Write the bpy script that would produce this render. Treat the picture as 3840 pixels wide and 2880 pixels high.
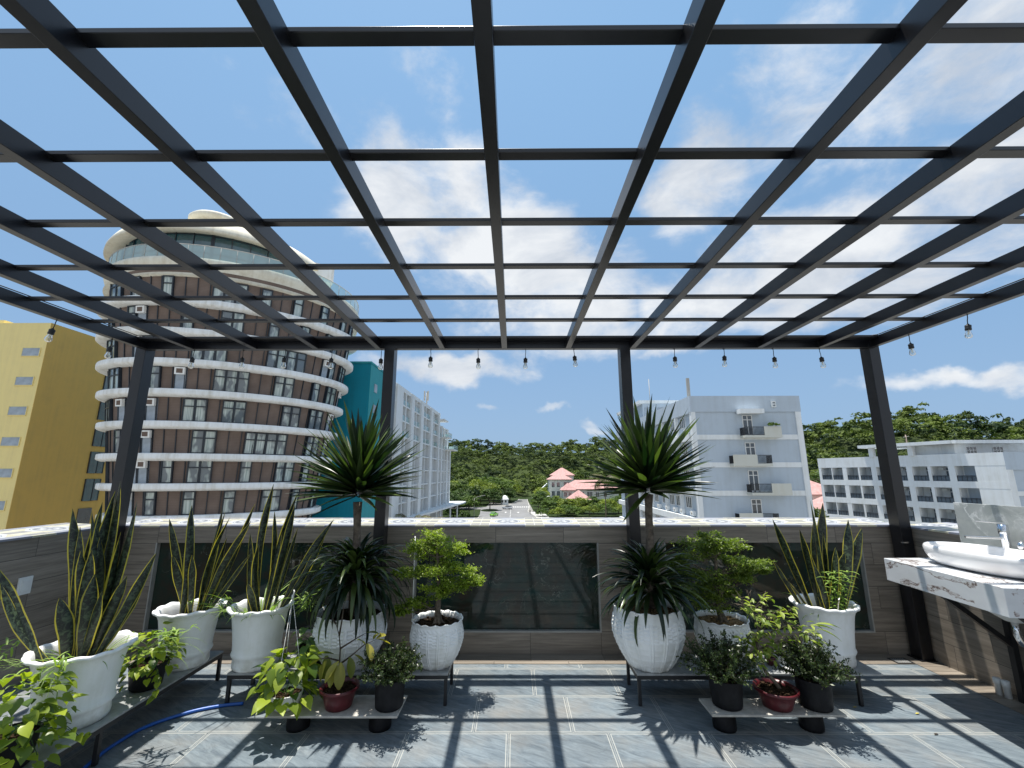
import bpy, math, random
import numpy as np
from mathutils import Vector, Matrix, Euler

R = math.radians
scene = bpy.context.scene
for o in list(bpy.data.objects):
    bpy.data.objects.remove(o)
COL = scene.collection

# ------------------------------------------------------------------ camera
cd = bpy.data.cameras.new("camera")
cam = bpy.data.objects.new("camera", cd)
COL.objects.link(cam)
cd.sensor_width = 36.0
cd.lens = 15.324
cd.clip_start = 0.05
cd.clip_end = 6000
cam.location = (0, 0, 1.6)
cam.rotation_euler = (Matrix.Rotation(0.0046, 3, 'Z') @ Matrix.Rotation(R(101.66), 3, 'X') @ Matrix.Rotation(-0.0011, 3, 'Z')).to_euler()
scene.camera = cam
scene.render.resolution_x = 1024
scene.render.resolution_y = 768

# ------------------------------------------------------------------ light and exposure
SUN = Vector((-0.12, 0.113, 1.0)).normalized()
sl = bpy.data.lights.new("sun", 'SUN')
sl.energy = 5.0
sl.angle = R(0.55)
sl.color = (1.0, 0.955, 0.88)
so = bpy.data.objects.new("sun", sl)
so.rotation_euler = SUN.to_track_quat('Z', 'Y').to_euler()
so.location = (0, 0, 60)
COL.objects.link(so)
scene.view_settings.view_transform = 'Standard'
scene.view_settings.look = 'None'
scene.view_settings.exposure = 0.6
scene.view_settings.gamma = 1
scene.render.engine = 'CYCLES'
scene.cycles.max_bounces = 8
scene.cycles.transparent_max_bounces = 12
scene.cycles.sample_clamp_indirect = 6.0

world = bpy.data.worlds.new("World")
scene.world = world
world.use_nodes = True

# ------------------------------------------------------------------ node helper
class NT:
    def __init__(s, tree):
        s.t = tree; s.n = tree.nodes; s.l = tree.links
    def node(s, typ, **kw):
        n = s.n.new(typ)
        for k, v in kw.items():
            setattr(n, k, v)
        return n
    def put(s, sock, v):
        if hasattr(v, 'is_output') or isinstance(v, bpy.types.NodeSocket):
            s.l.new(v, sock)
        else:
            sock.default_value = v
    def m(s, op, a, b=None, c=None, clamp=False):
        n = s.node('ShaderNodeMath', operation=op, use_clamp=clamp)
        s.put(n.inputs[0], a)
        if b is not None: s.put(n.inputs[1], b)
        if c is not None: s.put(n.inputs[2], c)
        return n.outputs[0]
    def v(s, op, a, b=None, scale=None):
        n = s.node('ShaderNodeVectorMath', operation=op)
        s.put(n.inputs[0], a)
        if b is not None: s.put(n.inputs[1], b)
        if scale is not None: s.put(n.inputs['Scale'], scale)
        return n.outputs['Value'] if op in ('LENGTH', 'DOT_PRODUCT', 'DISTANCE') else n.outputs[0]
    def sep(s, a):
        n = s.node('ShaderNodeSeparateXYZ'); s.put(n.inputs[0], a); return n.outputs
    def comb(s, x, y, z):
        n = s.node('ShaderNodeCombineXYZ')
        s.put(n.inputs[0], x); s.put(n.inputs[1], y); s.put(n.inputs[2], z)
        return n.outputs[0]
    def noise(s, vec, scale, detail=3, rough=0.5, dist=0.0):
        n = s.node('ShaderNodeTexNoise')
        s.put(n.inputs['Vector'], vec); n.inputs['Scale'].default_value = scale
        n.inputs['Detail'].default_value = detail; n.inputs['Roughness'].default_value = rough
        n.inputs['Distortion'].default_value = dist
        return n.outputs[0]
    def mapr(s, v, a, b, c=0.0, d=1.0, smooth=False):
        n = s.node('ShaderNodeMapRange')
        if smooth: n.interpolation_type = 'SMOOTHSTEP'
        s.put(n.inputs[0], v)
        for i, x in enumerate((a, b, c, d)): s.put(n.inputs[i + 1], x)
        return n.outputs[0]
    def mix(s, f, a, b, blend='MIX'):
        n = s.node('ShaderNodeMix', data_type='RGBA', blend_type=blend)
        s.put(n.inputs[0], f)
        s.put(n.inputs[6], a if not isinstance(a, tuple) else (*a[:3], 1))
        s.put(n.inputs[7], b if not isinstance(b, tuple) else (*b[:3], 1))
        return n.outputs[2]
    def geo(s, what='Position'):
        return s.node('ShaderNodeNewGeometry').outputs[what]
    def tc(s, what='Object'):
        return s.node('ShaderNodeTexCoord').outputs[what]
    def bump(s, h, strength=0.3, dist=0.01):
        n = s.node('ShaderNodeBump'); s.put(n.inputs['Height'], h)
        n.inputs['Strength'].default_value = strength; n.inputs['Distance'].default_value = dist
        return n.outputs[0]

# ------------------------------------------------------------------ sky with clouds
def build_sky():
    w = NT(world.node_tree)
    for n in list(w.n): w.n.remove(n)
    out = w.node('ShaderNodeOutputWorld'); bg = w.node('ShaderNodeBackground')
    w.l.new(bg.outputs[0], out.inputs[0])
    sky = w.node('ShaderNodeTexSky', sky_type='NISHITA')
    sky.sun_disc = False
    sky.sun_elevation = math.asin(SUN.z)
    sky.sun_rotation = math.atan2(SUN.x, SUN.y) % (2 * math.pi)
    sky.altitude = 20; sky.air_density = 1.0; sky.dust_density = 2.2; sky.ozone_density = 2.0
    d = w.tc('Generated')
    d = w.v('NORMALIZE', d)
    n1 = w.node('ShaderNodeTexNoise'); w.put(n1.inputs['Vector'], d)
    n1.inputs['Scale'].default_value = 6.0; n1.inputs['Detail'].default_value = 6
    warp = w.v('SCALE', w.v('SUBTRACT', n1.outputs[1], (0.5, 0.5, 0.5)), scale=0.20)
    dw = w.v('ADD', d, warp)
    # centre direction, inverse half extents (x, y, z), strength
    blobs = [((-0.225, 0.80, 0.555), (7.5, 5, 9), 1.0), ((-0.10, 0.80, 0.585), (10, 6, 11), 0.9),
             ((-0.02, 0.86, 0.500), (6.0, 4, 10), 1.05), ((0.06, 0.88, 0.43), (6.5, 4, 10), 1.0), ((0.16, 0.87, 0.40), (7, 4, 10), 0.8),
             ((0.345, 0.75, 0.560), (11, 6, 8), 0.85), ((0.34, 0.71, 0.620), (13, 6, 12), 0.6),
             ((0.546, 0.743, 0.387), (6.5, 4, 12), 1.05), ((0.42, 0.80, 0.36), (7, 4, 12), 0.95), ((0.66, 0.66, 0.33), (7, 4, 12), 0.8),
             ((0.640, 0.500, 0.588), (8, 5, 9), 0.75), ((-0.40, 0.66, 0.62), (13, 8, 16), 0.55), ((-0.12, 0.68, 0.72), (10, 8, 18), 0.42),
             ((-0.157, 0.955, 0.250), (5.0, 4, 24), 0.92), ((0.20, 0.93, 0.30), (5.5, 4, 16), 0.8), ((0.50, 0.80, 0.30), (6, 4, 18), 0.85), ((0.72, 0.56, 0.41), (6, 4, 17), 0.85),
             ((0.719, 0.679, 0.146), (7, 5, 55), 0.72), ((-0.064, 0.987, 0.149), (26, 10, 75), 0.6),
             ((0.076, 0.986, 0.148), (17, 10, 60), 0.72), ((0.17, 0.98, 0.09), (22, 10, 90), 0.6),
             ((0.289, 0.881, 0.300), (6, 4, 20), 0.85), ((0.483, 0.607, 0.631), (9, 5, 7), 0.55), ((0.02, 0.93, 0.33), (8, 5, 16), 0.7),
             ((0.34, 0.90, 0.245), (9, 5, 32), 0.65)]
    acc = None
    for c, sc, st in blobs:
        L = w.v('LENGTH', w.v('MULTIPLY', w.v('SUBTRACT', dw, c), tuple(q * (0.80 if sc[2] < 18 else 0.95) for q in sc)))
        k = w.mapr(L, 0.15, 1.45, st * 1.3, 0.0, smooth=True)
        acc = k if acc is None else w.m('MAXIMUM', acc, k)
    sx, sy, sz = w.sep(d)
    # unseen cloud behind the camera, its cover set to add fill light
    back = w.mapr(sy, 0.1, -0.5, 0.0, 0.88)
    acc = w.m('MAXIMUM', acc, back)
    st = w.v('MULTIPLY', d, (1.0, 1.0, 1.7))
    nz = w.noise(st, 5.5, 9, 0.62, 0.3)
    nf = w.noise(st, 19.0, 5, 0.6)
    den = w.m('ADD', acc, w.m('MULTIPLY', w.m('SUBTRACT', nz, 0.50), 2.1))
    den = w.m('ADD', den, w.m('MULTIPLY', w.m('SUBTRACT', nf, 0.5), 0.5))
    mask = w.mapr(den, 0.30, 1.25, 0.0, 1.0, smooth=True)
    mask = w.m('MULTIPLY', mask, w.mapr(acc, 0.02, 0.3, 0.0, 1.0))
    shade = w.mapr(w.noise(w.v('ADD', st, (0.0, 0.0, 0.06)), 5.0, 7, 0.6, 0.4), 0.34, 0.62, 0.0, 1.0)
    cloud = w.mix(shade, (4.3, 4.7, 5.3), (6.7, 6.85, 7.0))
    # hazy tropical air: a paler blue than the clean-air model gives
    air = w.mix(w.mapr(sz, 0.0, 0.30), (2.42, 3.70, 5.45), (1.95, 3.40, 5.45))
    air = w.mix(w.mapr(sz, 0.35, 0.75), air, (2.0, 3.75, 6.1))
    base = w.mix(0.85, sky.outputs[0], air)
    col = w.mix(w.m('MULTIPLY', mask, 0.94), base, cloud)
    w.l.new(col, bg.inputs[0])
    bg.inputs[1].default_value = 0.09
    world.cycles.sampling_method = 'MANUAL'
    world.cycles.sample_map_resolution = 1024
build_sky()

# ------------------------------------------------------------------ materials
def new_mat(name):
    m = bpy.data.materials.new(name); m.use_nodes = True
    nt = NT(m.node_tree)
    b = m.node_tree.nodes['Principled BSDF']
    return m, nt, b

def plain(name, col, rough=0.6, var=0.12, scale=6.0, metal=0.0, spec=0.5, bump=0.0, bscale=60.0, bdist=0.003, coat=0.0):
    m, t, b = new_mat(name)
    p = t.tc('Object')
    n = t.noise(p, scale, 5, 0.6)
    c2 = tuple(max(0, x * (1 - var * 1.6)) for x in col); c3 = tuple(min(1, x * (1 + var)) for x in col)
    t.put(b.inputs['Base Color'], t.mix(t.mapr(n, 0.3, 0.7), c2, c3))
    b.inputs['Roughness'].default_value = rough
    b.inputs['Metallic'].default_value = metal
    b.inputs['Specular IOR Level'].default_value = spec
    b.inputs['Coat Weight'].default_value = coat
    if bump:
        t.put(b.inputs['Normal'], t.bump(t.noise(p, bscale, 4, 0.6), bump, bdist))
    return m

def stained(name, col, dirt, amt=0.5, rough=0.75, streak=True, scale=0.5):
    """painted wall with rain streaks and patches"""
    m, t, b = new_mat(name)
    p = t.tc('Object')
    n = t.noise(p, scale, 6, 0.65)
    s = t.v('MULTIPLY', p, (2.2, 2.2, 0.12))
    n2 = t.noise(s, 1.0, 5, 0.6)
    f = t.m('MULTIPLY', t.mapr(t.m('MULTIPLY', n, n2), 0.2, 0.42), amt)
    t.put(b.inputs['Base Color'], t.mix(f, col, dirt))
    b.inputs['Roughness'].default_value = rough
    b.inputs['Specular IOR Level'].default_value = 0.25
    return m

def leaf_mat(name, cols, rough=0.4, trans=0.35, tcol=None, spec=0.5, vein=False):
    """cols: dark and light; every leaf carries its own 'tint' value"""
    m, t, b = new_mat(name)
    a = t.node('ShaderNodeAttribute', attribute_name='tint')
    c = t.mix(a.outputs['Fac'], cols[0], cols[1])
    t.put(b.inputs['Base Color'], c)
    b.inputs['Roughness'].default_value = rough
    b.inputs['Specular IOR Level'].default_value = spec
    tr = t.node('ShaderNodeBsdfTranslucent')
    k = tcol or (1.5, 1.9, 0.5)
    t.put(tr.inputs[0], t.mix(1.0, c, k, 'MULTIPLY'))
    mx = t.node('ShaderNodeMixShader'); mx.inputs[0].default_value = trans
    t.l.new(b.outputs[0], mx.inputs[1]); t.l.new(tr.outputs[0], mx.inputs[2])
    t.l.new(mx.outputs[0], t.n['Material Output'].inputs[0])
    return m

M = {}
M['steel_black'] = plain('black_painted_steel', (0.004, 0.0045, 0.007), 0.30, 0.25, 8, spec=0.55, bump=0.12, bscale=240, bdist=0.0006)
M['bench_steel'] = plain('bench_black_steel', (0.012, 0.012, 0.014), 0.45, 0.2, 10)
M['white_pot'] = plain('white_plaster_pot', (0.76, 0.77, 0.76), 0.42, 0.07, 9, bump=0.25, bscale=55, bdist=0.002)
def m_pot():
    m, t, b = new_mat('weathered_white_pot')
    p = t.tc('Object'); x, y, z = t.sep(p)
    st = t.v('MULTIPLY', p, (14, 14, 1.6))
    n1 = t.noise(st, 1.0, 5, 0.6); n2 = t.noise(p, 5.0, 5, 0.65)
    f = t.m('MULTIPLY', t.mapr(t.m('ADD', n1, n2), 0.95, 1.35), 0.38)
    low = t.m('MULTIPLY', t.mapr(z, 0.11, 0.0), t.mapr(t.noise(p, 16, 4), 0.40, 0.62))
    c = t.mix(f, (0.87, 0.88, 0.87), (0.50, 0.50, 0.40))
    c = t.mix(t.m('MULTIPLY', low, 0.55), c, (0.34, 0.30, 0.22))
    t.put(b.inputs['Base Color'], c); b.inputs['Roughness'].default_value = 0.4
    t.put(b.inputs['Normal'], t.bump(t.noise(p, 60, 4, 0.6), 0.25, 0.002))
    return m
M['white_pot'] = m_pot()
M['white_plastic'] = plain('white_plastic', (0.72, 0.73, 0.71), 0.35, 0.05, 7)
M['ceramic'] = plain('glazed_white_ceramic', (0.80, 0.80, 0.80), 0.08, 0.02, 3, coat=0.5)
M['maroon'] = plain('maroon_plastic', (0.085, 0.010, 0.014), 0.35, 0.25, 14)
M['black_bag'] = plain('black_plastic_nursery_pot', (0.010, 0.010, 0.012), 0.55, 0.4, 16, spec=0.22, bump=0.5, bscale=28, bdist=0.004)
M['soil'] = plain('potting_soil', (0.045, 0.028, 0.016), 0.95, 0.6, 70, spec=0.1, bump=1.0, bscale=90, bdist=0.012)
M['husk'] = plain('coconut_husk_mulch', (0.30, 0.20, 0.10), 0.95, 0.6, 60, spec=0.1, bump=1.0, bscale=90, bdist=0.012)
M['bark'] = plain('grey_brown_bark', (0.16, 0.13, 0.10), 0.9, 0.4, 22, spec=0.15, bump=0.9, bscale=45, bdist=0.01)
M['darkbark'] = plain('dark_twig_bark', (0.07, 0.055, 0.04), 0.9, 0.4, 30, spec=0.15)
M['chrome'] = plain('polished_chrome', (0.75, 0.76, 0.78), 0.08, 0.03, 5, metal=1.0)
M['hose'] = plain('blue_hose_rubber', (0.015, 0.10, 0.42), 0.35, 0.1, 5)
M['concrete_slab'] = plain('bench_stone_slab', (0.30, 0.31, 0.31), 0.30, 0.2, 14, spec=0.5)
M['shelf_slab'] = plain('pale_fibre_cement_board', (0.42, 0.40, 0.36), 0.7, 0.15, 20)
M['bulb_cap'] = plain('black_bulb_socket', (0.012, 0.012, 0.012), 0.45, 0.2, 30)
M['filament'] = plain('bulb_filament_stem', (0.75, 0.72, 0.62), 0.4, 0.1, 30)
M['asphalt'] = plain('grey_asphalt', (0.20, 0.20, 0.20), 0.9, 0.12, 0.15, spec=0.1)
M['road_paint'] = plain('white_road_paint', (0.75, 0.75, 0.73), 0.8, 0.08, 2)
M['kerb'] = plain('kerb_concrete', (0.42, 0.41, 0.38), 0.85, 0.1, 1.0)
M['grass'] = plain('dark_undergrowth', (0.028, 0.045, 0.014), 0.95, 0.35, 0.6, spec=0.1)  # dark earthy green of the undergrowth itself
M['city_ground'] = plain('pale_concrete_ground', (0.24, 0.235, 0.22), 0.9, 0.15, 0.08, spec=0.1)
M['earth'] = plain('forest_floor', (0.05, 0.07, 0.025), 0.95, 0.35, 0.05, spec=0.1)
M['frame_white'] = plain('white_window_frame', (0.72, 0.73, 0.72), 0.5, 0.04, 3)
M['frame_navy'] = plain('navy_window_frame', (0.014, 0.022, 0.032), 0.45, 0.15, 2)
M['rail_black'] = plain('black_railing', (0.02, 0.022, 0.026), 0.5, 0.2, 3)
M['tyre'] = plain('tyre_rubber', (0.02, 0.02, 0.02), 0.8, 0.2, 4)

def m_wood():
    m, t, b = new_mat('grey_wood_look_wall_tile')
    p = t.geo('Position'); nrm = t.geo('Normal')
    x, y, z = t.sep(p); nx, ny, nz = t.sep(nrm)
    side = t.m('GREATER_THAN', t.m('ABSOLUTE', nx), 0.6)
    flat = t.m('GREATER_THAN', t.m('ABSOLUTE', nz), 0.6)
    u = t.m('ADD', t.m('MULTIPLY', side, y), t.m('MULTIPLY', t.m('SUBTRACT', 1, side), x))
    v = t.m('ADD', t.m('MULTIPLY', flat, y), t.m('MULTIPLY', t.m('SUBTRACT', 1, flat), z))
    uv = t.comb(t.m('ADD', u, 0.177), t.m('ADD', v, 0.0), 0.0)
    br = t.node('ShaderNodeTexBrick'); t.put(br.inputs['Vector'], uv)
    br.offset = 0.5; br.inputs['Scale'].default_value = 1.0
    br.inputs['Brick Width'].default_value = 0.645; br.inputs['Row Height'].default_value = 0.191
    br.inputs['Mortar Size'].default_value = 0.0022; br.inputs['Mortar Smooth'].default_value = 0.3
    br.inputs['Color1'].default_value = (0.0, 0, 0, 1); br.inputs['Color2'].default_value = (1, 1, 1, 1)
    br.inputs['Mortar'].default_value = (0.5, 0.5, 0.5, 1)
    off = t.v('SCALE', br.outputs['Color'], scale=7.3)
    st = t.v('ADD', t.comb(t.m('MULTIPLY', u, 1.6), t.m('MULTIPLY', v, 26.0), 0.0), off)
    g = t.noise(st, 1.0, 7, 0.68, 0.6)
    g2 = t.noise(t.v('MULTIPLY', st, (2.0, 3.4, 1)), 1.0, 4, 0.6, 0.2)
    f = t.m('ADD', t.m('MULTIPLY', g, 0.7), t.m('MULTIPLY', g2, 0.3))
    c = t.mix(t.mapr(f, 0.33, 0.66), (0.120, 0.100, 0.080), (0.31, 0.27, 0.222))
    tone = t.mapr(br.outputs['Color'], 0, 1, 0.86, 1.12)
    c = t.v('SCALE', c, scale=tone)
    c = t.mix(br.outputs['Fac'], c, (0.045, 0.042, 0.038))
    t.put(b.inputs['Base Color'], c)
    b.inputs['Roughness'].default_value = 0.42
    t.put(b.inputs['Normal'], t.bump(t.m('SUBTRACT', t.m('MULTIPLY', f, 0.3), br.outputs['Fac']), 0.35, 0.003))
    return m
M['wood_tile'] = m_wood()

def m_slate():
    m, t, b = new_mat('blue_slate_floor_tile')
    p = t.geo('Position'); x, y, z = t.sep(p)
    rowf = t.m('DIVIDE', t.m('SUBTRACT', y, 3.139 - 0.463 * 40), 0.463)
    row = t.m('FLOOR', rowf); fr = t.m('SUBTRACT', rowf, row)
    dy = t.m('MULTIPLY', t.m('MINIMUM', fr, t.m('SUBTRACT', 1, fr)), 0.463)
    k = t.m('SUBTRACT', row, 39.0)
    x0 = t.m('SUBTRACT', -0.04, t.m('MULTIPLY', k, 0.22))
    cf = t.m('DIVIDE', t.m('SUBTRACT', t.m('ADD', x, 63.0), x0), 0.63)
    ci = t.m('FLOOR', cf); fc = t.m('SUBTRACT', cf, ci)
    dx = t.m('MULTIPLY', t.m('MINIMUM', fc, t.m('SUBTRACT', 1, fc)), 0.63)
    d = t.m('MINIMUM', dx, dy)
    ln = t.mapr(t.m('ABSOLUTE', t.m('SUBTRACT', d, 0.0125)), 0.0016, 0.0032, 1.0, 0.0)
    gr = t.mapr(d, 0.0008, 0.0018, 1.0, 0.0)
    cell = t.comb(ci, row, 0.0)
    wn = t.node('ShaderNodeTexWhiteNoise', noise_dimensions='2D'); t.put(wn.inputs['Vector'], cell)
    # diagonal cleft ridges
    ca, sa = math.cos(R(-28)), math.sin(R(-28))
    ux = t.m('ADD', t.m('MULTIPLY', x, ca), t.m('MULTIPLY', y, sa))
    uy = t.m('SUBTRACT', t.m('MULTIPLY', y, ca), t.m('MULTIPLY', x, sa))
    q = t.v('ADD', t.comb(t.m('MULTIPLY', ux, 7.0), t.m('MULTIPLY', uy, 30.0), 0.0), t.v('SCALE', wn.outputs['Color'], scale=20.0))
    n = t.noise(q, 1.0, 7, 0.66, 0.8)
    n2 = t.noise(t.v('ADD', p, (3, 1, 0)), 2.2, 4, 0.6)
    c = t.mix(t.mapr(n, 0.30, 0.72), (0.070, 0.094, 0.116), (0.215, 0.255, 0.280))
    c = t.mix(t.m('MULTIPLY', t.mapr(n2, 0.45, 0.75), 0.55), c, (0.26, 0.235, 0.20))
    c = t.v('SCALE', c, scale=t.mapr(wn.outputs[0], 0, 1, 0.90, 1.10))
    st_ = t.m('MULTIPLY', t.mapr(t.noise(t.v('ADD', p, (8, 2, 0)), 1.1, 6, 0.65), 0.52, 0.72), 0.35)
    c = t.mix(st_, c, (0.10, 0.10, 0.09))
    c = t.mix(t.m('MULTIPLY', ln, 0.8), c, (0.42, 0.42, 0.38)); c = t.mix(gr, c, (0.36, 0.36, 0.33))
    t.put(b.inputs['Base Color'], c)
    t.put(b.inputs['Roughness'], t.mapr(n, 0.3, 0.7, 0.55, 0.36))
    t.put(b.inputs['Normal'], t.bump(t.m('SUBTRACT', n, t.m('MULTIPLY', gr, 0.6)), 0.55, 0.004))
    return m
M['slate'] = m_slate()

def m_cap():
    """patchwork cement tile of the parapet top: medallions, grey and yellow checks"""
    m, t, b = new_mat('patchwork_patterned_cap_tile')
    p = t.tc('Object'); x, y, z = t.sep(p)
    S = 0.526
    f = t.m('DIVIDE', t.m('ADD', x, 52.6), S)
    u = t.m('MULTIPLY', t.m('SUBTRACT', t.m('FRACT', t.m('ADD', f, 0.5)), 0.5), S)
    v = y
    r = t.m('SQRT', t.m('ADD', t.m('MULTIPLY', u, u), t.m('MULTIPLY', v, v)))
    ang = t.m('ARCTAN2', v, u)
    pet = t.m('ABSOLUTE', t.m('COSINE', t.m('MULTIPLY', ang, 4.0)))
    white = (0.43, 0.44, 0.44); grey = (0.155, 0.165, 0.19); yel = (0.43, 0.41, 0.31); gb = (0.20, 0.195, 0.19)
    c = white
    # check squares between the medallions
    au = t.m('ABSOLUTE', u)
    band = t.m('GREATER_THAN', au, 0.172)
    cu = t.m('FLOOR', t.m('DIVIDE', au, 0.0905)); cv = t.m('FLOOR', t.m('DIVIDE', t.m('ADD', v, 0.043), 0.087))
    par = t.m('MODULO', t.m('ABSOLUTE', cv), 2.0)
    par2 = t.m('MODULO', t.m('ABSOLUTE', t.m('ADD', cv, 0.0)), 2.0)
    chk = t.mix(par, gb, yel)
    c = t.mix(band, c, chk)
    tri = t.m('GREATER_THAN', t.m('ADD', au, t.m('ABSOLUTE', v)), 0.205)
    c = t.mix(t.m('MULTIPLY', tri, t.m('SUBTRACT', 1, band)), c, (0.40, 0.375, 0.27))
    edge = t.m('GREATER_THAN', t.m('ABSOLUTE', v), 0.158)
    c = t.mix(t.m('MULTIPLY', edge, t.m('SUBTRACT', 1, band)), c, (0.21, 0.22, 0.26))
    disc = t.m('LESS_THAN', r, 0.126)
    ring = t.m('LESS_THAN', t.m('ABSOLUTE', t.m('SUBTRACT', r, 0.112)), 0.006)
    flower = t.m('LESS_THAN', t.m('ABSOLUTE', t.m('SUBTRACT', r, 0.055)), t.m('MULTIPLY', pet, 0.026))
    dc = t.mix(t.m('MAXIMUM', ring, flower), grey, white)
    c = t.mix(disc, c, dc)
    # joints
    j1 = t.m('LESS_THAN', t.m('ABSOLUTE', t.m('SUBTRACT', au, 0.1725)), 0.0018)
    j2 = t.m('GREATER_THAN', au, 0.2612)
    c = t.mix(t.m('MAXIMUM', j1, j2), c, (0.55, 0.55, 0.52))
    c = t.mix(t.m('MULTIPLY', t.mapr(t.noise(p, 9, 4), 0.5, 0.8), 0.25), c, (0.45, 0.42, 0.36))
    t.put(b.inputs['Base Color'], c); b.inputs['Roughness'].default_value = 0.45
    return m
M['cap'] = m_cap()

def m_marble(name, base, vein, vscale, dark, rough=0.12, amount=1.0, grey=None, stretch=(1, 1, 1), reg_t=0.47):
    m, t, b = new_mat(name)
    p = t.v('MULTIPLY', t.tc('Object'), stretch)
    w1 = t.node('ShaderNodeTexNoise'); t.put(w1.inputs['Vector'], p); w1.inputs['Scale'].default_value = vscale
    w1.inputs['Detail'].default_value = 6
    q = t.v('ADD', p, t.v('SCALE', t.v('SUBTRACT', w1.outputs[1], (0.5, 0.5, 0.5)), scale=0.55))
    n = t.noise(q, vscale * 0.9, 7, 0.62)
    ridge = t.m('ABSOLUTE', t.m('SUBTRACT', n, 0.5))
    v = t.mapr(ridge, 0.0, 0.022 * amount, 1.0, 0.0)
    reg = t.mapr(t.noise(p, vscale * 0.5, 3), reg_t, reg_t + 0.09)
    v = t.m('MULTIPLY', v, reg)
    c = t.mix(t.mapr(t.noise(q, vscale * 2, 5), 0.3, 0.7), base, tuple(k * 0.86 for k in base) if grey is None else grey)
    c = t.mix(v, c, vein)
    v2 = t.m('MULTIPLY', t.mapr(ridge, 0.0, 0.007 * amount, 1.0, 0.0), reg)
    c = t.mix(v2, c, dark)
    t.put(b.inputs['Base Color'], c); b.inputs['Roughness'].default_value = rough
    return m
M['marble'] = m_marble('white_marble_red_veins', (0.74, 0.75, 0.76), (0.34, 0.27, 0.24), 3.0, (0.09, 0.06, 0.055), amount=1.25, stretch=(1.0, 0.55, 1.5), reg_t=0.40)
M['grey_marble'] = m_marble('grey_green_marble', (0.42, 0.44, 0.43), (0.60, 0.62, 0.61), 3.2, (0.66, 0.67, 0.66), 0.10, 1.6, (0.30, 0.33, 0.32))
M['panel'] = m_marble('dark_green_brown_marble_panel', (0.034, 0.026, 0.018), (0.09, 0.10, 0.08), 2.6, (0.18, 0.19, 0.16), 0.045, 0.30, (0.008, 0.036, 0.028))

def m_glass_window(name, col, rough=0.06, spec=0.9, curtains=False):
    m, t, b = new_mat(name)
    p = t.tc('Object'); x, y, z = t.sep(p)
    if curtains:
        oi = t.node('ShaderNodeObjectInfo').outputs['Random']
        ph = t.m('MULTIPLY', oi, 40.0)
        n = t.noise(t.v('ADD', t.v('MULTIPLY', p, (9, 9, 0.25)), t.comb(ph, ph, ph)), 1.0, 3)
        low = t.mapr(t.noise(t.v('ADD', t.v('MULTIPLY', p, (1.1, 1.1, 0.5)), t.comb(ph, ph, 0)), 1.0, 2), 0.45, 0.55)
        cur = t.mix(t.mapr(n, 0.35, 0.65), (0.24, 0.31, 0.29), (0.55, 0.61, 0.57))
        t.put(b.inputs['Base Color'], t.mix(low, col, cur))
    else:
        t.put(b.inputs['Base Color'], t.mix(t.mapr(t.noise(p, 1.3, 3), 0.3, 0.7), col, tuple(k * 1.5 for k in col)))
    b.inputs['Roughness'].default_value = rough
    b.inputs['Specular IOR Level'].default_value = spec
    b.inputs['IOR'].default_value = 1.6
    return m
M['win_curtain'] = m_glass_window('curtained_window_glass', (0.11, 0.14, 0.16), curtains=True)
M['win_dark'] = m_glass_window('dark_window_glass', (0.03, 0.04, 0.05))
M['win_teal'] = m_glass_window('teal_tinted_glass', (0.012, 0.06, 0.075))
M['win_grey'] = m_glass_window('grey_blue_window_glass', (0.26, 0.30, 0.34), 0.45, 0.4)
M['rail_dark'] = m_glass_window('smoked_balustrade_glass', (0.07, 0.09, 0.11), 0.25, 0.6)

def m_clear(name, col, alpha):
    m, t, b = new_mat(name)
    tr = t.node('ShaderNodeBsdfTransparent'); tr.inputs[0].default_value = (*col, 1)
    gl = t.node('ShaderNodeBsdfGlossy'); gl.inputs['Roughness'].default_value = 0.05
    df = t.node('ShaderNodeBsdfDiffuse'); df.inputs[0].default_value = (*col, 1)
    lw = t.node('ShaderNodeLayerWeight'); lw.inputs[0].default_value = 0.35
    a = t.node('ShaderNodeMixShader'); a.inputs[0].default_value = alpha
    t.l.new(tr.outputs[0], a.inputs[1]); t.l.new(df.outputs[0], a.inputs[2])
    c = t.node('ShaderNodeMixShader'); t.l.new(t.mapr(lw.outputs['Fresnel'], 0, 1, 0.04, 0.8), c.inputs[0])
    t.l.new(a.outputs[0], c.inputs[1]); t.l.new(gl.outputs[0], c.inputs[2])
    t.l.new(c.outputs[0], t.n['Material Output'].inputs[0])
    return m
M['rail_glass'] = m_clear('pale_balustrade_glass', (0.62, 0.80, 0.80), 0.42)
M['bulb_glass'] = m_clear('clear_bulb_glass', (0.93, 0.95, 0.94), 0.10)

M['tower_white'] = stained('tower_white_render', (0.84, 0.85, 0.84), (0.40, 0.36, 0.26), 0.5)
M['tower_cream'] = stained('tower_cream_render', (0.74, 0.71, 0.60), (0.46, 0.38, 0.26), 0.5)
M['hotel_white'] = stained('hotel_white_render', (0.70, 0.73, 0.74), (0.45, 0.46, 0.42), 0.4)
M['hotel_back'] = stained('hotel_recess_render', (0.62, 0.61, 0.58), (0.45, 0.43, 0.39), 0.5)
M['block_blue'] = stained('pale_blue_render', (0.46, 0.53, 0.60), (0.36, 0.40, 0.43), 0.45)
M['block_white'] = stained('white_render', (0.75, 0.78, 0.79), (0.50, 0.50, 0.45), 0.42)
M['block_cream'] = stained('cream_render', (0.58, 0.585, 0.53), (0.48, 0.45, 0.35), 0.4)
M['teal'] = stained('teal_render', (0.006, 0.22, 0.30), (0.01, 0.15, 0.20), 0.5)
M['teal_light'] = stained('light_teal_render', (0.04, 0.30, 0.33), (0.03, 0.2, 0.22), 0.5)
M['yellow'] = stained('yellow_render', (0.84, 0.69, 0.30), (0.66, 0.54, 0.26), 0.4)
M['ochre'] = stained('ochre_render', (0.62, 0.41, 0.115), (0.46, 0.32, 0.11), 0.45)
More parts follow.
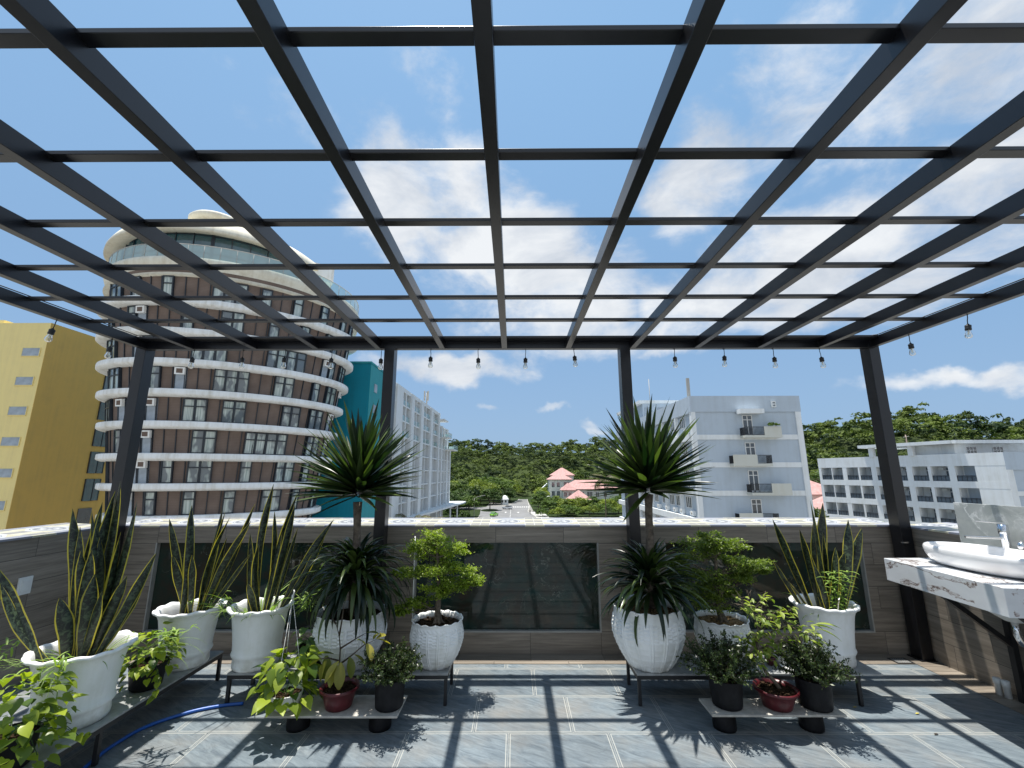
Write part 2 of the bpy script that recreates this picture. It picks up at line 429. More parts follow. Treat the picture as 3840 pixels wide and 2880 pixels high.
M['villa'] = stained('villa_white_render', (0.66, 0.68, 0.64), (0.42, 0.42, 0.36), 0.5)

def m_brickpanel():
    m, t, b = new_mat('brown_brick_panel')
    p = t.tc('Object'); x, y, z = t.sep(p)
    n = t.noise(p, 0.7, 4)
    line = t.m('GREATER_THAN', t.m('FRACT', t.m('MULTIPLY', z, 6.0)), 0.82)
    c = t.mix(t.mapr(n, 0.3, 0.7), (0.15, 0.112, 0.092), (0.205, 0.155, 0.128))
    c = t.mix(t.m('MULTIPLY', line, 0.35), c, (0.09, 0.05, 0.04))
    t.put(b.inputs['Base Color'], c); b.inputs['Roughness'].default_value = 0.8
    b.inputs['Specular IOR Level'].default_value = 0.2
    return m
M['brick'] = m_brickpanel()

def m_roof():
    m, t, b = new_mat('red_roof_tile')
    p = t.tc('Object'); x, y, z = t.sep(p)
    w = t.m('FRACT', t.m('MULTIPLY', z, 3.2))
    n = t.noise(p, 1.2, 5)
    c = t.mix(t.mapr(n, 0.3, 0.7), (0.38, 0.21, 0.195), (0.54, 0.33, 0.31))
    c = t.mix(t.m('MULTIPLY', t.m('LESS_THAN', w, 0.2), 0.4), c, (0.28, 0.11, 0.09))
    t.put(b.inputs['Base Color'], c); b.inputs['Roughness'].default_value = 0.85
    return m
M['roof'] = m_roof()

def m_snake():
    m, t, b = new_mat('banded_snake_plant_leaf')
    uv = t.node('ShaderNodeUVMap').outputs[0]
    u, v, _ = t.sep(uv)
    a = t.node('ShaderNodeAttribute', attribute_name='tint').outputs['Fac']
    e = t.m('ABSOLUTE', t.m('SUBTRACT', u, 0.5))
    wob = t.noise(t.comb(t.m('MULTIPLY', a, 50.0), t.m('MULTIPLY', v, 9.0), 0), 1.0, 2)
    edge = t.mapr(e, t.m('SUBTRACT', 0.452, t.m('MULTIPLY', wob, 0.09)), t.m('SUBTRACT', 0.470, t.m('MULTIPLY', wob, 0.09)))
    q = t.comb(t.m('ADD', t.m('MULTIPLY', u, 2.4), t.m('MULTIPLY', a, 37.0)), t.m('MULTIPLY', v, 38.0), 0)
    n = t.noise(q, 1.0, 4, 0.65, 0.9)
    c = t.mix(t.mapr(n, 0.46, 0.60), (0.0035, 0.008, 0.005), (0.050, 0.075, 0.040))
    c = t.mix(edge, c, (0.46, 0.40, 0.065))
    t.put(b.inputs['Base Color'], c); b.inputs['Roughness'].default_value = 0.42
    tr = t.node('ShaderNodeBsdfTranslucent'); t.put(tr.inputs[0], t.mix(1.0, c, (1.3, 1.3, 0.5), 'MULTIPLY'))
    mx = t.node('ShaderNodeMixShader'); t.put(mx.inputs[0], t.m('MULTIPLY', edge, 0.4))
    t.l.new(b.outputs[0], mx.inputs[1]); t.l.new(tr.outputs[0], mx.inputs[2])
    t.l.new(mx.outputs[0], t.n['Material Output'].inputs[0])
    return m
M['snake'] = m_snake()
M['drac_leaf'] = leaf_mat('dark_dracaena_leaf', ((0.006, 0.017, 0.007), (0.13, 0.18, 0.05)), 0.30, 0.22, (1.6, 2.0, 0.6))  # the few leaves with the light tint imitate highlights on dark blades
M['pothos_leaf'] = leaf_mat('lime_pothos_leaf', ((0.045, 0.10, 0.015), (0.40, 0.48, 0.05)), 0.36, 0.45, (1.35, 1.45, 0.4))
M['dark_pothos_leaf'] = leaf_mat('green_pothos_leaf', ((0.03, 0.08, 0.015), (0.11, 0.20, 0.03)), 0.38, 0.35, (1.4, 1.6, 0.4))
M['croton_leaf'] = leaf_mat('mottled_yellow_green_leaf', ((0.10, 0.14, 0.02), (0.40, 0.36, 0.07)), 0.4, 0.4, (1.3, 1.3, 0.4))
M['bonsai_leaf'] = leaf_mat('small_bright_bonsai_leaf', ((0.10, 0.17, 0.02), (0.34, 0.42, 0.05)), 0.5, 0.45, (1.35, 1.5, 0.4))
M['bonsai_leaf2'] = leaf_mat('small_mid_green_bonsai_leaf', ((0.06, 0.11, 0.018), (0.25, 0.32, 0.05)), 0.5, 0.42, (1.35, 1.5, 0.4))
M['shrub_leaf'] = leaf_mat('small_dark_shrub_leaf', ((0.010, 0.022, 0.008), (0.075, 0.115, 0.028)), 0.4, 0.25, (1.4, 1.6, 0.5))
M['sapling_leaf'] = leaf_mat('yellow_green_sapling_leaf', ((0.11, 0.18, 0.03), (0.38, 0.45, 0.08)), 0.45, 0.42, (1.3, 1.4, 0.5))
M['grass_leaf'] = leaf_mat('thin_weed_leaf', ((0.08, 0.16, 0.03), (0.30, 0.42, 0.09)), 0.5, 0.4, (1.3, 1.5, 0.5))
M['tree_leaf'] = leaf_mat('mid_green_tree_leaf', ((0.03, 0.06, 0.014), (0.13, 0.20, 0.035)), 0.6, 0.25, (1.2, 1.4, 0.4), 0.25)
M['tree_yellow'] = leaf_mat('yellow_green_tree_leaf', ((0.06, 0.10, 0.016), (0.26, 0.32, 0.05)), 0.6, 0.3, (1.2, 1.3, 0.4), 0.25)
M['tree_dark'] = leaf_mat('dark_green_tree_leaf', ((0.02, 0.045, 0.012), (0.085, 0.14, 0.03)), 0.6, 0.2, (1.2, 1.4, 0.4), 0.25)
M['forest_leaf'] = leaf_mat('hillside_forest_leaf', ((0.016, 0.036, 0.014), (0.165, 0.215, 0.05)), 0.7, 0.22, (1.1, 1.3, 0.5), 0.2)
M['palm_leaf'] = leaf_mat('dull_palm_frond', ((0.05, 0.07, 0.02), (0.17, 0.17, 0.06)), 0.5, 0.3, (1.2, 1.2, 0.5))

# ------------------------------------------------------------------ mesh helper
class MB:
    def __init__(s):
        s.v = []; s.f = []; s.mi = []; s.uv = None; s.tint = []; s.smooth = []
    def add(s, verts, faces, mi=0, tint=0.5, smooth=False):
        n = len(s.v)
        s.v.extend(verts)
        for f in faces:
            s.f.append([i + n for i in f]); s.mi.append(mi); s.tint.append(tint); s.smooth.append(smooth)
        return s
    def box(s, x0, x1, y0, y1, z0, z1, mi=0):
        v = [(x0, y0, z0), (x1, y0, z0), (x1, y1, z0), (x0, y1, z0), (x0, y0, z1), (x1, y0, z1), (x1, y1, z1), (x0, y1, z1)]
        return s.add(v, [(0, 3, 2, 1), (4, 5, 6, 7), (0, 1, 5, 4), (1, 2, 6, 5), (2, 3, 7, 6), (3, 0, 4, 7)], mi)
    def quad(s, a, b, c, d, mi=0):
        return s.add([a, b, c, d], [(0, 1, 2, 3)], mi)
    def prism(s, pts, z0, z1, mi=0):
        """vertical prism over a counter-clockwise outline"""
        n = len(pts)
        v = [(x, y, z0) for x, y in pts] + [(x, y, z1) for x, y in pts]
        f = [tuple(range(n - 1, -1, -1)), tuple(range(n, 2 * n))] + [(i, (i + 1) % n, n + (i + 1) % n, n + i) for i in range(n)]
        return s.add(v, f, mi)
    def beam(s, a, b, w, h, mi=0, up=(0, 0, 1)):
        """box-section bar from a to b, w wide and h tall"""
        a = Vector(a); b = Vector(b); d = (b - a).normalized(); sd = d.cross(Vector(up)).normalized(); u = sd.cross(d)
        v = []
        for p in (a, b):
            for i, j in ((-1, -1), (1, -1), (1, 1), (-1, 1)):
                v.append(tuple(p + sd * (i * w / 2) + u * (j * h / 2)))
        return s.add(v, [(0, 3, 2, 1), (4, 5, 6, 7), (0, 1, 5, 4), (1, 2, 6, 5), (2, 3, 7, 6), (3, 0, 4, 7)], mi)
    def tube(s, pts, r, n=8, mi=0, cap=True, smooth=True):
        pts = [Vector(p) for p in pts]
        rs = r if isinstance(r, (list, tuple)) else [r] * len(pts)
        v = []; f = []
        prev = None
        for i, p in enumerate(pts):
            d = (pts[min(i + 1, len(pts) - 1)] - pts[max(i - 1, 0)])
            if d.length < 1e-9: d = Vector((0, 0, 1))
            d.normalize()
            if prev is None:
                a = d.orthogonal().normalized()
            else:
                a = (prev - d * prev.dot(d))
                a = a.normalized() if a.length > 1e-6 else d.orthogonal().normalized()
            prev = a; b = d.cross(a)
            for k in range(n):
                t = 2 * math.pi * k / n
                v.append(tuple(p + (a * math.cos(t) + b * math.sin(t)) * rs[i]))
        for i in range(len(pts) - 1):
            for k in range(n):
                f.append((i * n + k, i * n + (k + 1) % n, (i + 1) * n + (k + 1) % n, (i + 1) * n + k))
        if cap:
            f.append(tuple(range(n - 1, -1, -1))); f.append(tuple(range((len(pts) - 1) * n, len(pts) * n)))
        return s.add(v, f, mi, smooth=smooth)
    def lathe(s, prof, n=48, cx=0, cy=0, fn=None, mi=0, close=True, smooth=True):
        """prof: list of (r, z); fn(r, z, angle) -> (r, z) reshapes"""
        v = []; f = []
        for r, z in prof:
            for k in range(n):
                t = 2 * math.pi * k / n
                rr, zz = (r, z) if fn is None else fn(r, z, t)
                v.append((cx + rr * math.cos(t), cy + rr * math.sin(t), zz))
        for i in range(len(prof) - 1):
            for k in range(n):
                f.append((i * n + k, i * n + (k + 1) % n, (i + 1) * n + (k + 1) % n, (i + 1) * n + k))
        if close:
            f.append(tuple(range(n - 1, -1, -1)))
        return s.add(v, f, mi, smooth=smooth)
    def build(s, name, mats, parent=None, label=None, bevel=0.0):
        me = bpy.data.meshes.new(name)
        me.from_pydata(s.v, [], s.f)
        if not isinstance(mats, (list, tuple)): mats = [mats]
        for m in mats: me.materials.append(m)
        if len(mats) > 1: me.polygons.foreach_set('material_index', s.mi)
        me.polygons.foreach_set('use_smooth', s.smooth)
        me.update()
        o = bpy.data.objects.new(name, me); COL.objects.link(o)
        if parent is not None: o.parent = parent
        if label: o['label'] = label
        if bevel:
            bv = o.modifiers.new('bevel', 'BEVEL'); bv.width = bevel; bv.segments = 2; bv.limit_method = 'ANGLE'
        return o

class Leaves:
    """many leaves as one mesh, with a tint per leaf and uv across and along"""
    def __init__(s):
        s.v = []; s.f = []; s.t = []; s.uv = []
        s.nv = 0
    def add(s, V, F, tint, UV=None):
        V = np.asarray(V, float); s.v.append(V)
        for f in F:
            s.f.append([i + s.nv for i in f]); s.t.append(tint)
            if UV is not None: s.uv.extend([UV[i] for i in f])
            else: s.uv.extend([(0, 0)] * len(f))
        s.nv += len(V)
    def blade(s, base, d, L, w, droop=0.0, n=7, fold=0.15, twist=0.0, tint=0.5, prof=None, side=None, curl=0.0):
        """long leaf: starts along d, bends down by droop (radians over its length)"""
        base = Vector(base); d = Vector(d).normalized()
        h = Vector((d.x, d.y, 0))
        if h.length < 1e-4: h = Vector((1, 0, 0))
        h.normalize()
        if side is None:
            side = d.cross(Vector((0, 0, 1)))
            if side.length < 1e-3: side = Vector((h.y, -h.x, 0))
            side.normalize()
        if twist: side = (Matrix.Rotation(twist, 3, d) @ side).normalized()
        p = base.copy(); V = []; UV = []; F = []
        cur = d.copy(); axis = d.cross(Vector((0, 0, -1)))
        if axis.length < 1e-3: axis = side.copy()
        axis.normalize()
        for i in range(n + 1):
            t = i / n
            ww = w * (prof(t) if prof else (math.sin(math.pi * min(1, 0.12 + t * 0.55) ) ** 0.8 if t < 0.55 else max(0.0, (1 - t) / 0.45) ** 0.75))
            nr = side.cross(cur).normalized()
            V.append(tuple(p - side * ww / 2 + nr * fold * ww)); V.append(tuple(p)); V.append(tuple(p + side * ww / 2 + nr * fold * ww))
            UV += [(0, t), (0.5, t), (1, t)]
            if i < n:
                F += [(3 * i, 3 * i + 1, 3 * i + 4, 3 * i + 3), (3 * i + 1, 3 * i + 2, 3 * i + 5, 3 * i + 4)]
                step = droop / n * (0.4 + 1.2 * t)
                if step: cur = (Matrix.Rotation(step, 3, axis) @ cur).normalized()
                if curl: side = (Matrix.Rotation(curl / n, 3, cur) @ side).normalized()
                p = p + cur * (L / n)
        s.add(V, F, tint, UV)
    def heart(s, base, d, up, L, tint, fold=0.25):
        """broad heart-shaped leaf"""
        base = Vector(base); d = Vector(d).normalized(); up = Vector(up)
        side = d.cross(up)
        if side.length < 1e-3: side = d.orthogonal()
        side.normalize(); nr = side.cross(d).normalized()
        prof = [(0.0, 0.0), (-0.08, 0.20), (0.05, 0.36), (0.28, 0.42), (0.55, 0.32), (0.8, 0.14), (1.0, 0.0)]
        V = []; UV = []
        mid = [0.0, 0.0, 0.08, 0.28, 0.55, 0.8, 1.0]
        for (a, wd), mm in zip(prof, mid):
            dr = -0.22 * a * a * L
            V.append(tuple(base + d * (a * L) - side * wd * L + nr * (fold * wd * L + dr)))
            V.append(tuple(base + d * (mm * L) + nr * (-0.22 * mm * mm * L)))
            V.append(tuple(base + d * (a * L) + side * wd * L + nr * (fold * wd * L + dr)))
            UV += [(0, a), (0.5, a), (1, a)]
        F = []
        for i in range(6):
            F += [(3 * i, 3 * i + 1, 3 * i + 4, 3 * i + 3), (3 * i + 1, 3 * i + 2, 3 * i + 5, 3 * i + 4)]
        s.add(V, F, tint, UV)
    def small(s, P, N, size, tint, rng):
        """arrays of small pointed leaves; P (k,3) centres, N (k,3) normals"""
        k = len(P)
        a = rng.normal(size=(k, 3)); a -= (a * N).sum(1)[:, None] * N
        a /= np.linalg.norm(a, axis=1)[:, None] + 1e-9
        b = np.cross(N, a)
        sz = size * rng.uniform(0.65, 1.3, k)[:, None]
        V = np.stack([P - a * sz, P + b * sz * 0.42 - a * sz * 0.1, P + a * sz, P - b * sz * 0.42 - a * sz * 0.1], 1).reshape(-1, 3)
        s.v.append(V)
        for i in range(k):
            j = s.nv + 4 * i
            s.f.append([j, j + 1, j + 2, j + 3]); s.t.append(float(tint[i])); s.uv.extend([(0, 0), (1, 0), (1, 1), (0, 1)])
        s.nv += 4 * k
    def build(s, name, mat, parent=None, label=None):
        V = np.concatenate(s.v) if s.v else np.zeros((0, 3))
        me = bpy.data.meshes.new(name)
        lt = np.array([len(f) for f in s.f]); ls = np.concatenate([[0], np.cumsum(lt)[:-1]])
        idx = np.fromiter((i for f in s.f for i in f), dtype=np.int32)
        me.vertices.add(len(V)); me.vertices.foreach_set('co', V.astype(np.float32).ravel())
        me.loops.add(len(idx)); me.loops.foreach_set('vertex_index', idx)
        me.polygons.add(len(lt)); me.polygons.foreach_set('loop_start', ls.astype(np.int32))
        me.polygons.foreach_set('loop_total', lt.astype(np.int32))
        me.polygons.foreach_set('use_smooth', np.ones(len(lt), bool))
        me.update(calc_edges=True)
        uvl = me.uv_layers.new(name='UVMap'); uvl.data.foreach_set('uv', np.array(s.uv, dtype=np.float32).ravel())
        at = me.attributes.new('tint', 'FLOAT', 'FACE'); at.data.foreach_set('value', np.array(s.t, dtype=np.float32))
        me.materials.append(mat)
        o = bpy.data.objects.new(name, me); COL.objects.link(o)
        if parent is not None: o.parent = parent
        if label: o['label'] = label
        return o

def thing(name, label, cat, loc=(0, 0, 0), rz=0.0, group=None):
    o = bpy.data.objects.new(name, None); COL.objects.link(o)
    o.location = loc; o.rotation_euler = (0, 0, rz)
    o['label'] = label; o['category'] = cat
    if group: o['group'] = group
    return o
def tag(o, label, cat, group=None):
    o['label'] = label; o['category'] = cat
    if group: o['group'] = group
    return o
def struct(o, kind='structure'):
    o['kind'] = kind
    return o
def dup(root, loc, label, rz=None):
    r = root.copy(); COL.objects.link(r); r.location = loc
    if rz is not None: r.rotation_euler = (0, 0, rz)
    r['label'] = label
    for ch in list(root.children):
        c = ch.copy(); COL.objects.link(c); c.parent = r
        for g in list(ch.children):
            e = g.copy(); COL.objects.link(e); e.parent = c
    return r
def dup_part(o, parent, loc=None, rz=None):
    c = o.copy(); COL.objects.link(c); c.parent = parent
    if loc is not None: c.location = loc
    if rz is not None: c.rotation_euler = (0, 0, rz)
    for g in list(o.children):
        e = g.copy(); COL.objects.link(e); e.parent = c
    return c
def fold_angle(P0, P1):
    return math.atan2(P1[1] - P0[1], P1[0] - P0[0])
GZ = -13.4

# ------------------------------------------------------------------ terrace
def terrace():
    f = MB().box(-4.3, 4.3, -3.0, 5.05, -13.4, 0.0)
    struct(f.build('terrace_floor', M['slate']))
    # narrow border of wood-look tile round the slate
    b = MB(); b.box(-3.85, 3.66, 4.151, 4.357, 0.001, 0.004); b.box(3.44, 3.66, -2.9, 4.150, 0.001, 0.004)
    struct(b.build('terrace_border', M['wood_tile']))
    trim = plain('pale_tile_edge_trim', (0.34, 0.34, 0.32), 0.4, 0.1, 8)
    capside = plain('cap_tile_edge', (0.55, 0.54, 0.50), 0.5, 0.1, 8)
    # front parapet with three sunk marble panels
    t = thing('parapet_wall', 'front parapet wall in grey wood-look tile with three sunk dark marble panels', 'wall', (0, 4.357, 0))
    w = MB(); y1 = 0.68; H = 1.108
    pans = [(-3.415, -1.585), (-0.935, 0.797), (1.42, 3.287)]
    w.box(-3.85, 3.66, 0, y1, 0, 0.18)
    w.box(-3.85, 3.66, 0, y1, 0.961, H)
    xs = [-3.85] + [x for p in pans for x in p] + [3.66]
    for i in range(0, len(xs), 2):
        w.box(xs[i], xs[i + 1], 0, y1, 0.18, 0.961)
    for a, c in pans:
        w.box(a, c, 0.06, y1, 0.18, 0.961)
    w.build('wall', M['wood_tile'], t)
    for a, c in pans:
        p = MB().box(a + 0.012, c - 0.012, 0.045, 0.0595, 0.192, 0.955)
        p.build('panel', M['panel'], t)
        e = MB()
        e.box(a, a + 0.012, 0.001, 0.06, 0.181, 0.96); e.box(c - 0.012, c, 0.001, 0.06, 0.181, 0.96)
        e.box(a + 0.012, c - 0.012, 0.001, 0.06, 0.181, 0.192)
        e.build('panel_trim', trim, t)
    def cap(parent, x0, x1, ox, oy, rz, name='cap'):
        c = MB(); a, b_ = -0.24, 0.23
        X0, X1 = x0 - ox, x1 - ox
        v = [(X0, a, 1.105), (X1, a, 1.105), (X1, b_, 1.115), (X0, b_, 1.115), (X0, a, 1.121), (X1, a, 1.121), (X1, b_, 1.146), (X0, b_, 1.146)]
        c.add(v, [(0, 3, 2, 1), (4, 5, 6, 7), (0, 1, 5, 4), (1, 2, 6, 5), (2, 3, 7, 6), (3, 0, 4, 7)])
        o = c.build(name, M['cap'], parent); o.location = (ox, oy, 0); o.rotation_euler = (0, 0, rz)
        return o
    cap(t, -3.86, 3.67, -0.593, 0.225, 0)
    # side walls
    l = thing('parapet_wall', 'left parapet wall of grey wood-look tile with a white socket on it', 'wall', (-3.85, 0, 0))
    MB().box(-0.45, 0, -2.9, 4.356, 0, 1.107).build('wall', M['wood_tile'], l)
    o = cap(l, -2.9, 4.35, 0.3, 0, math.pi / 2); o.location = (-0.225, 0.3, 0)
    r = thing('parapet_wall', 'right parapet wall of grey wood-look tile behind the sink counter', 'wall', (3.66, 0, 0))
    MB().box(0, 0.45, -2.9, 4.356, 0, 1.107).build('wall', M['wood_tile'], r)
    o = cap(r, -4.35, 2.9, 0, 0, -math.pi / 2); o.location = (0.225, 0, 0)
    # socket
    s = MB(); s.box(0.0, 0.012, -0.05, 0.05, -0.065, 0.065); s.box(0.012, 0.016, -0.028, 0.028, -0.042, 0.042)
    o = s.build('wall_socket', M['white_plastic'], bevel=0.003); o.location = (-3.849, 3.65, 0.745)
    tag(o, 'small white plastic socket cover on the left wood-look wall', 'socket')
    # drain in the corner
    d = thing('floor_drain', 'dark square floor drain in the corner by the right post', 'drain', (3.36, 4.215, 0.004))
    f = MB(); f.box(-0.075, 0.075, -0.058, -0.045, 0, 0.004); f.box(-0.075, 0.075, 0.045, 0.058, 0, 0.004)
    f.box(-0.075, -0.062, -0.045, 0.045, 0, 0.004); f.box(0.062, 0.075, -0.045, 0.045, 0, 0.004)
    f.build('frame', M['bench_steel'], d)
    g = MB()
    for i in range(6): g.box(-0.055 + i * 0.02, -0.045 + i * 0.02, -0.045, 0.045, 0.0005, 0.003)
    g.build('grate', M['concrete_slab'], d)
terrace()

# ------------------------------------------------------------------ terrain, streets
SKY = [(-70, 3.4), (-30, 3.6), (-14, 3.9), (-8, 4.0), (-4, 3.7), (-0.3, 3.25), (4.2, 3.55), (9.4, 3.55), (12.4, 4.0), (22, 4.2), (34, 4.5), (38, 4.55), (42, 5.15), (43.6, 5.2), (45.6, 4.4), (49.4, 3.8), (70, 4.0)]
def skyel(az): return np.interp(az, [a for a, _ in SKY], [e for _, e in SKY])
def ridge(az): return np.interp(az, [-70, 10, 24, 36, 70], [430, 430, 400, 330, 330])
def foot(az): return np.interp(az, [-70, -20, -6, -4, 3, 10, 14, 30, 36, 70], [200, 215, 240, 285, 300, 300, 240, 170, 150, 150])
def terrain(x, y):
    az = np.degrees(np.arctan2(x, y)); r = np.hypot(x, y)
    r0 = foot(az); Rr = ridge(az)
    top = 1.6 + Rr * np.tan(np.radians(skyel(az))) - 6.5
    t = np.clip((r - r0) / (Rr - r0), 0, 1.25)
    s = np.where(t < 1, t * t * (3 - 2 * t) * 0.55 + 0.45 * t, 1 - (t - 1) * 0.8)
    lump = (np.sin(x * 0.043 + 1.3) * np.cos(y * 0.051 + x * 0.012) * 6.5 + np.sin(x * 0.11 + y * 0.07) * 2.5) * np.clip(t * 3, 0, 1) * np.clip((1.0 - t) * 3.0, 0, 1)
    return GZ + (top - GZ) * s + lump

def land():
    m = MB(); m.box(-2500, 2500, -600, 4000, GZ - 1.2, GZ - 0.02)
    struct(m.build('ground', M['city_ground']))
    lw = MB(); lw.box(-90, -13.0, 150, 420, GZ - 0.5, GZ - 0.012); lw.box(7.9, 130, 160, 420, GZ - 0.5, GZ - 0.012); lw.box(-13.0, 7.9, 240, 420, GZ - 0.5, GZ - 0.016)
    struct(lw.build('lawn', M['grass']))
    # hills as one sheet
    azs = np.linspace(-62, 62, 160); ts = np.linspace(0, 1.35, 46)
    V = []; F = []
    for a in azs:
        r0 = foot(a); Rr = ridge(a)
        for t in ts:
            r = r0 + (Rr - r0) * t
            x = r * math.sin(R(a)); y = r * math.cos(R(a))
            V.append((x, y, float(terrain(x, y)) + (0.0 if t > 0 else -0.5)))
    n = len(ts)
    for i in range(len(azs) - 1):
        for j in range(n - 1):
            F.append((i * n + j, (i + 1) * n + j, (i + 1) * n + j + 1, i * n + j + 1))
    h = MB(); h.add(V, F, smooth=True)
    struct(h.build('hills', M['earth']))
    # road
    z = GZ
    rd = MB()
    rd.prism([(-12.6, 60), (7.2, 60), (7.6, 161), (5.4, 184), (6.9, 209), (7.6, 271), (3.2, 271), (-0.6, 232), (-3.0, 216), (-16, 208), (-30, 206), (-30, 196), (-14.5, 196), (-12.4, 161)], z - 0.015, z + 0.02)
    struct(rd.build('road', M['asphalt']))
    isl = MB(); pts = [(-10.3 + 3.6 * math.cos(t), 190 + 6.5 * math.sin(t)) for t in np.linspace(0, 2 * math.pi, 25)[:-1]]
    isl.prism(pts, z + 0.021, z + 0.14)
    struct(isl.build('traffic_island', M['grass']))
    k = MB()
    k.beam((7.75, 60, z + 0.07), (7.75, 161, z + 0.07), 0.3, 0.16); k.beam((7.7, 161, z + 0.07), (5.55, 184, z + 0.07), 0.3, 0.16)
    k.beam((5.55, 184, z + 0.07), (7.05, 209, z + 0.07), 0.3, 0.16); k.beam((7.05, 209, z + 0.07), (7.8, 271, z + 0.07), 0.3, 0.16)
    k.beam((-0.75, 232, z + 0.07), (3.05, 271, z + 0.07), 0.4, 0.3); k.beam((-12.75, 60, z + 0.07), (-12.55, 161, z + 0.07), 0.3, 0.16)
    struct(k.build('kerb', M['kerb']))
    pv = MB(); pv.prism([(7.95, 150), (12.5, 150), (11.5, 186), (5.9, 184.2), (7.9, 161)], z - 0.01, z + 0.12)
    struct(pv.build('pavement', M['kerb']))
    mk = MB()
    for i in range(9):
        x = -0.6 + i * 0.86
        mk.box(x, x + 0.45, 207.4, 211.0, z + 0.024, z + 0.028)
    for (x, y) in ((-3.4, 181), (1.6, 180)):
        mk.prism([(x - 0.12, y - 2.2), (x + 0.12, y - 2.2), (x + 0.12, y), (x - 0.12, y)], z + 0.024, z + 0.028)
        mk.prism([(x - 0.6, y + 0.003), (x + 0.6, y + 0.003), (x, y + 1.7)], z + 0.024, z + 0.028)
    for i in range(12):
        mk.box(-1.55, -1.4, 130 + i * 6, 133 + i * 6, z + 0.024, z + 0.028)
    struct(mk.build('road_marking', M['road_paint']))
land()

# ------------------------------------------------------------------ pergola
def pergola():
    t = thing('pergola', 'black painted steel pergola with long rafters crossing flat purlins over the terrace', 'pergola', (0, 4.2, 0))
    def part(name, b): return b.build(name, M['steel_black'], t, bevel=0.0022)
    oy = -4.2
    xs = [(-3.722, -3.722), (-3.225, -3.255), (-2.598, -2.614), (-1.968, -1.994), (-1.342, -1.365), (-0.705, -0.720), (-0.082, -0.095),
          (0.535, 0.546), (1.182, 1.192), (1.826, 1.832), (2.432, 2.460), (3.045, 3.065), (3.583, 3.583)]
    for xa, xb in xs:
        m = MB(); k = (xb - xa) / 3.3
        xe = xa - k * 1.6
        v = []
        for (x, y) in ((xe, -2.98), (xb, 4.2065)):
            for dx, z in ((-0.027, 2.8335), (0.027, 2.8335), (0.027, 2.925), (-0.027, 2.925)):
                v.append((x + dx, y + oy, z))
        m.add(v, [(0, 3, 2, 1), (4, 5, 6, 7), (0, 1, 5, 4), (1, 2, 6, 5), (2, 3, 7, 6), (3, 0, 4, 7)])
        part('rafter', m)
    ps = [1.0677, 1.5739, 2.073, 2.5787, 3.0852, 3.5867, 4.0814]
    for p in ps + [0.56, 0.055, -0.45, -0.955, -1.46, -1.965, -2.47]:
        part('purlin', MB().box(-3.74, 3.60, p + oy, p + (0.108 if p > 4 else 0.049) + oy, 2.9046, 2.9242))  # last purlin made wider so its shadow closes the gap before the beam's
    part('header_beam', MB().box(-3.80, 3.645, 4.2072 + oy, 4.272 + oy, 2.8331, 2.9203))
    for x in (-3.753, -1.2488, 1.113, 3.5952):
        m = MB().box(x - 0.0503, x + 0.0503, 4.2055 + oy, 4.324 + oy, 0.006, 2.931)
        m.box(x - 0.075, x + 0.0503 + 0.012, 4.192 + oy, 4.34 + oy, 0.0045, 0.012)
        part('post', m)
    for x in (-3.722, 3.583):
        part('post', MB().box(x - 0.05, x + 0.05, -2.975 + oy, -2.86 + oy, 0.006, 2.8334))
    # clip on the right post
    c = MB().box(-0.012, 0.05, -0.012, 0.0, -0.006, 0.006).build('cable_clip', M['chrome']); c.location = (3.54, 4.2045, 0.985)
    tag(c, 'small bright metal clip on the right black pergola post', 'clip')

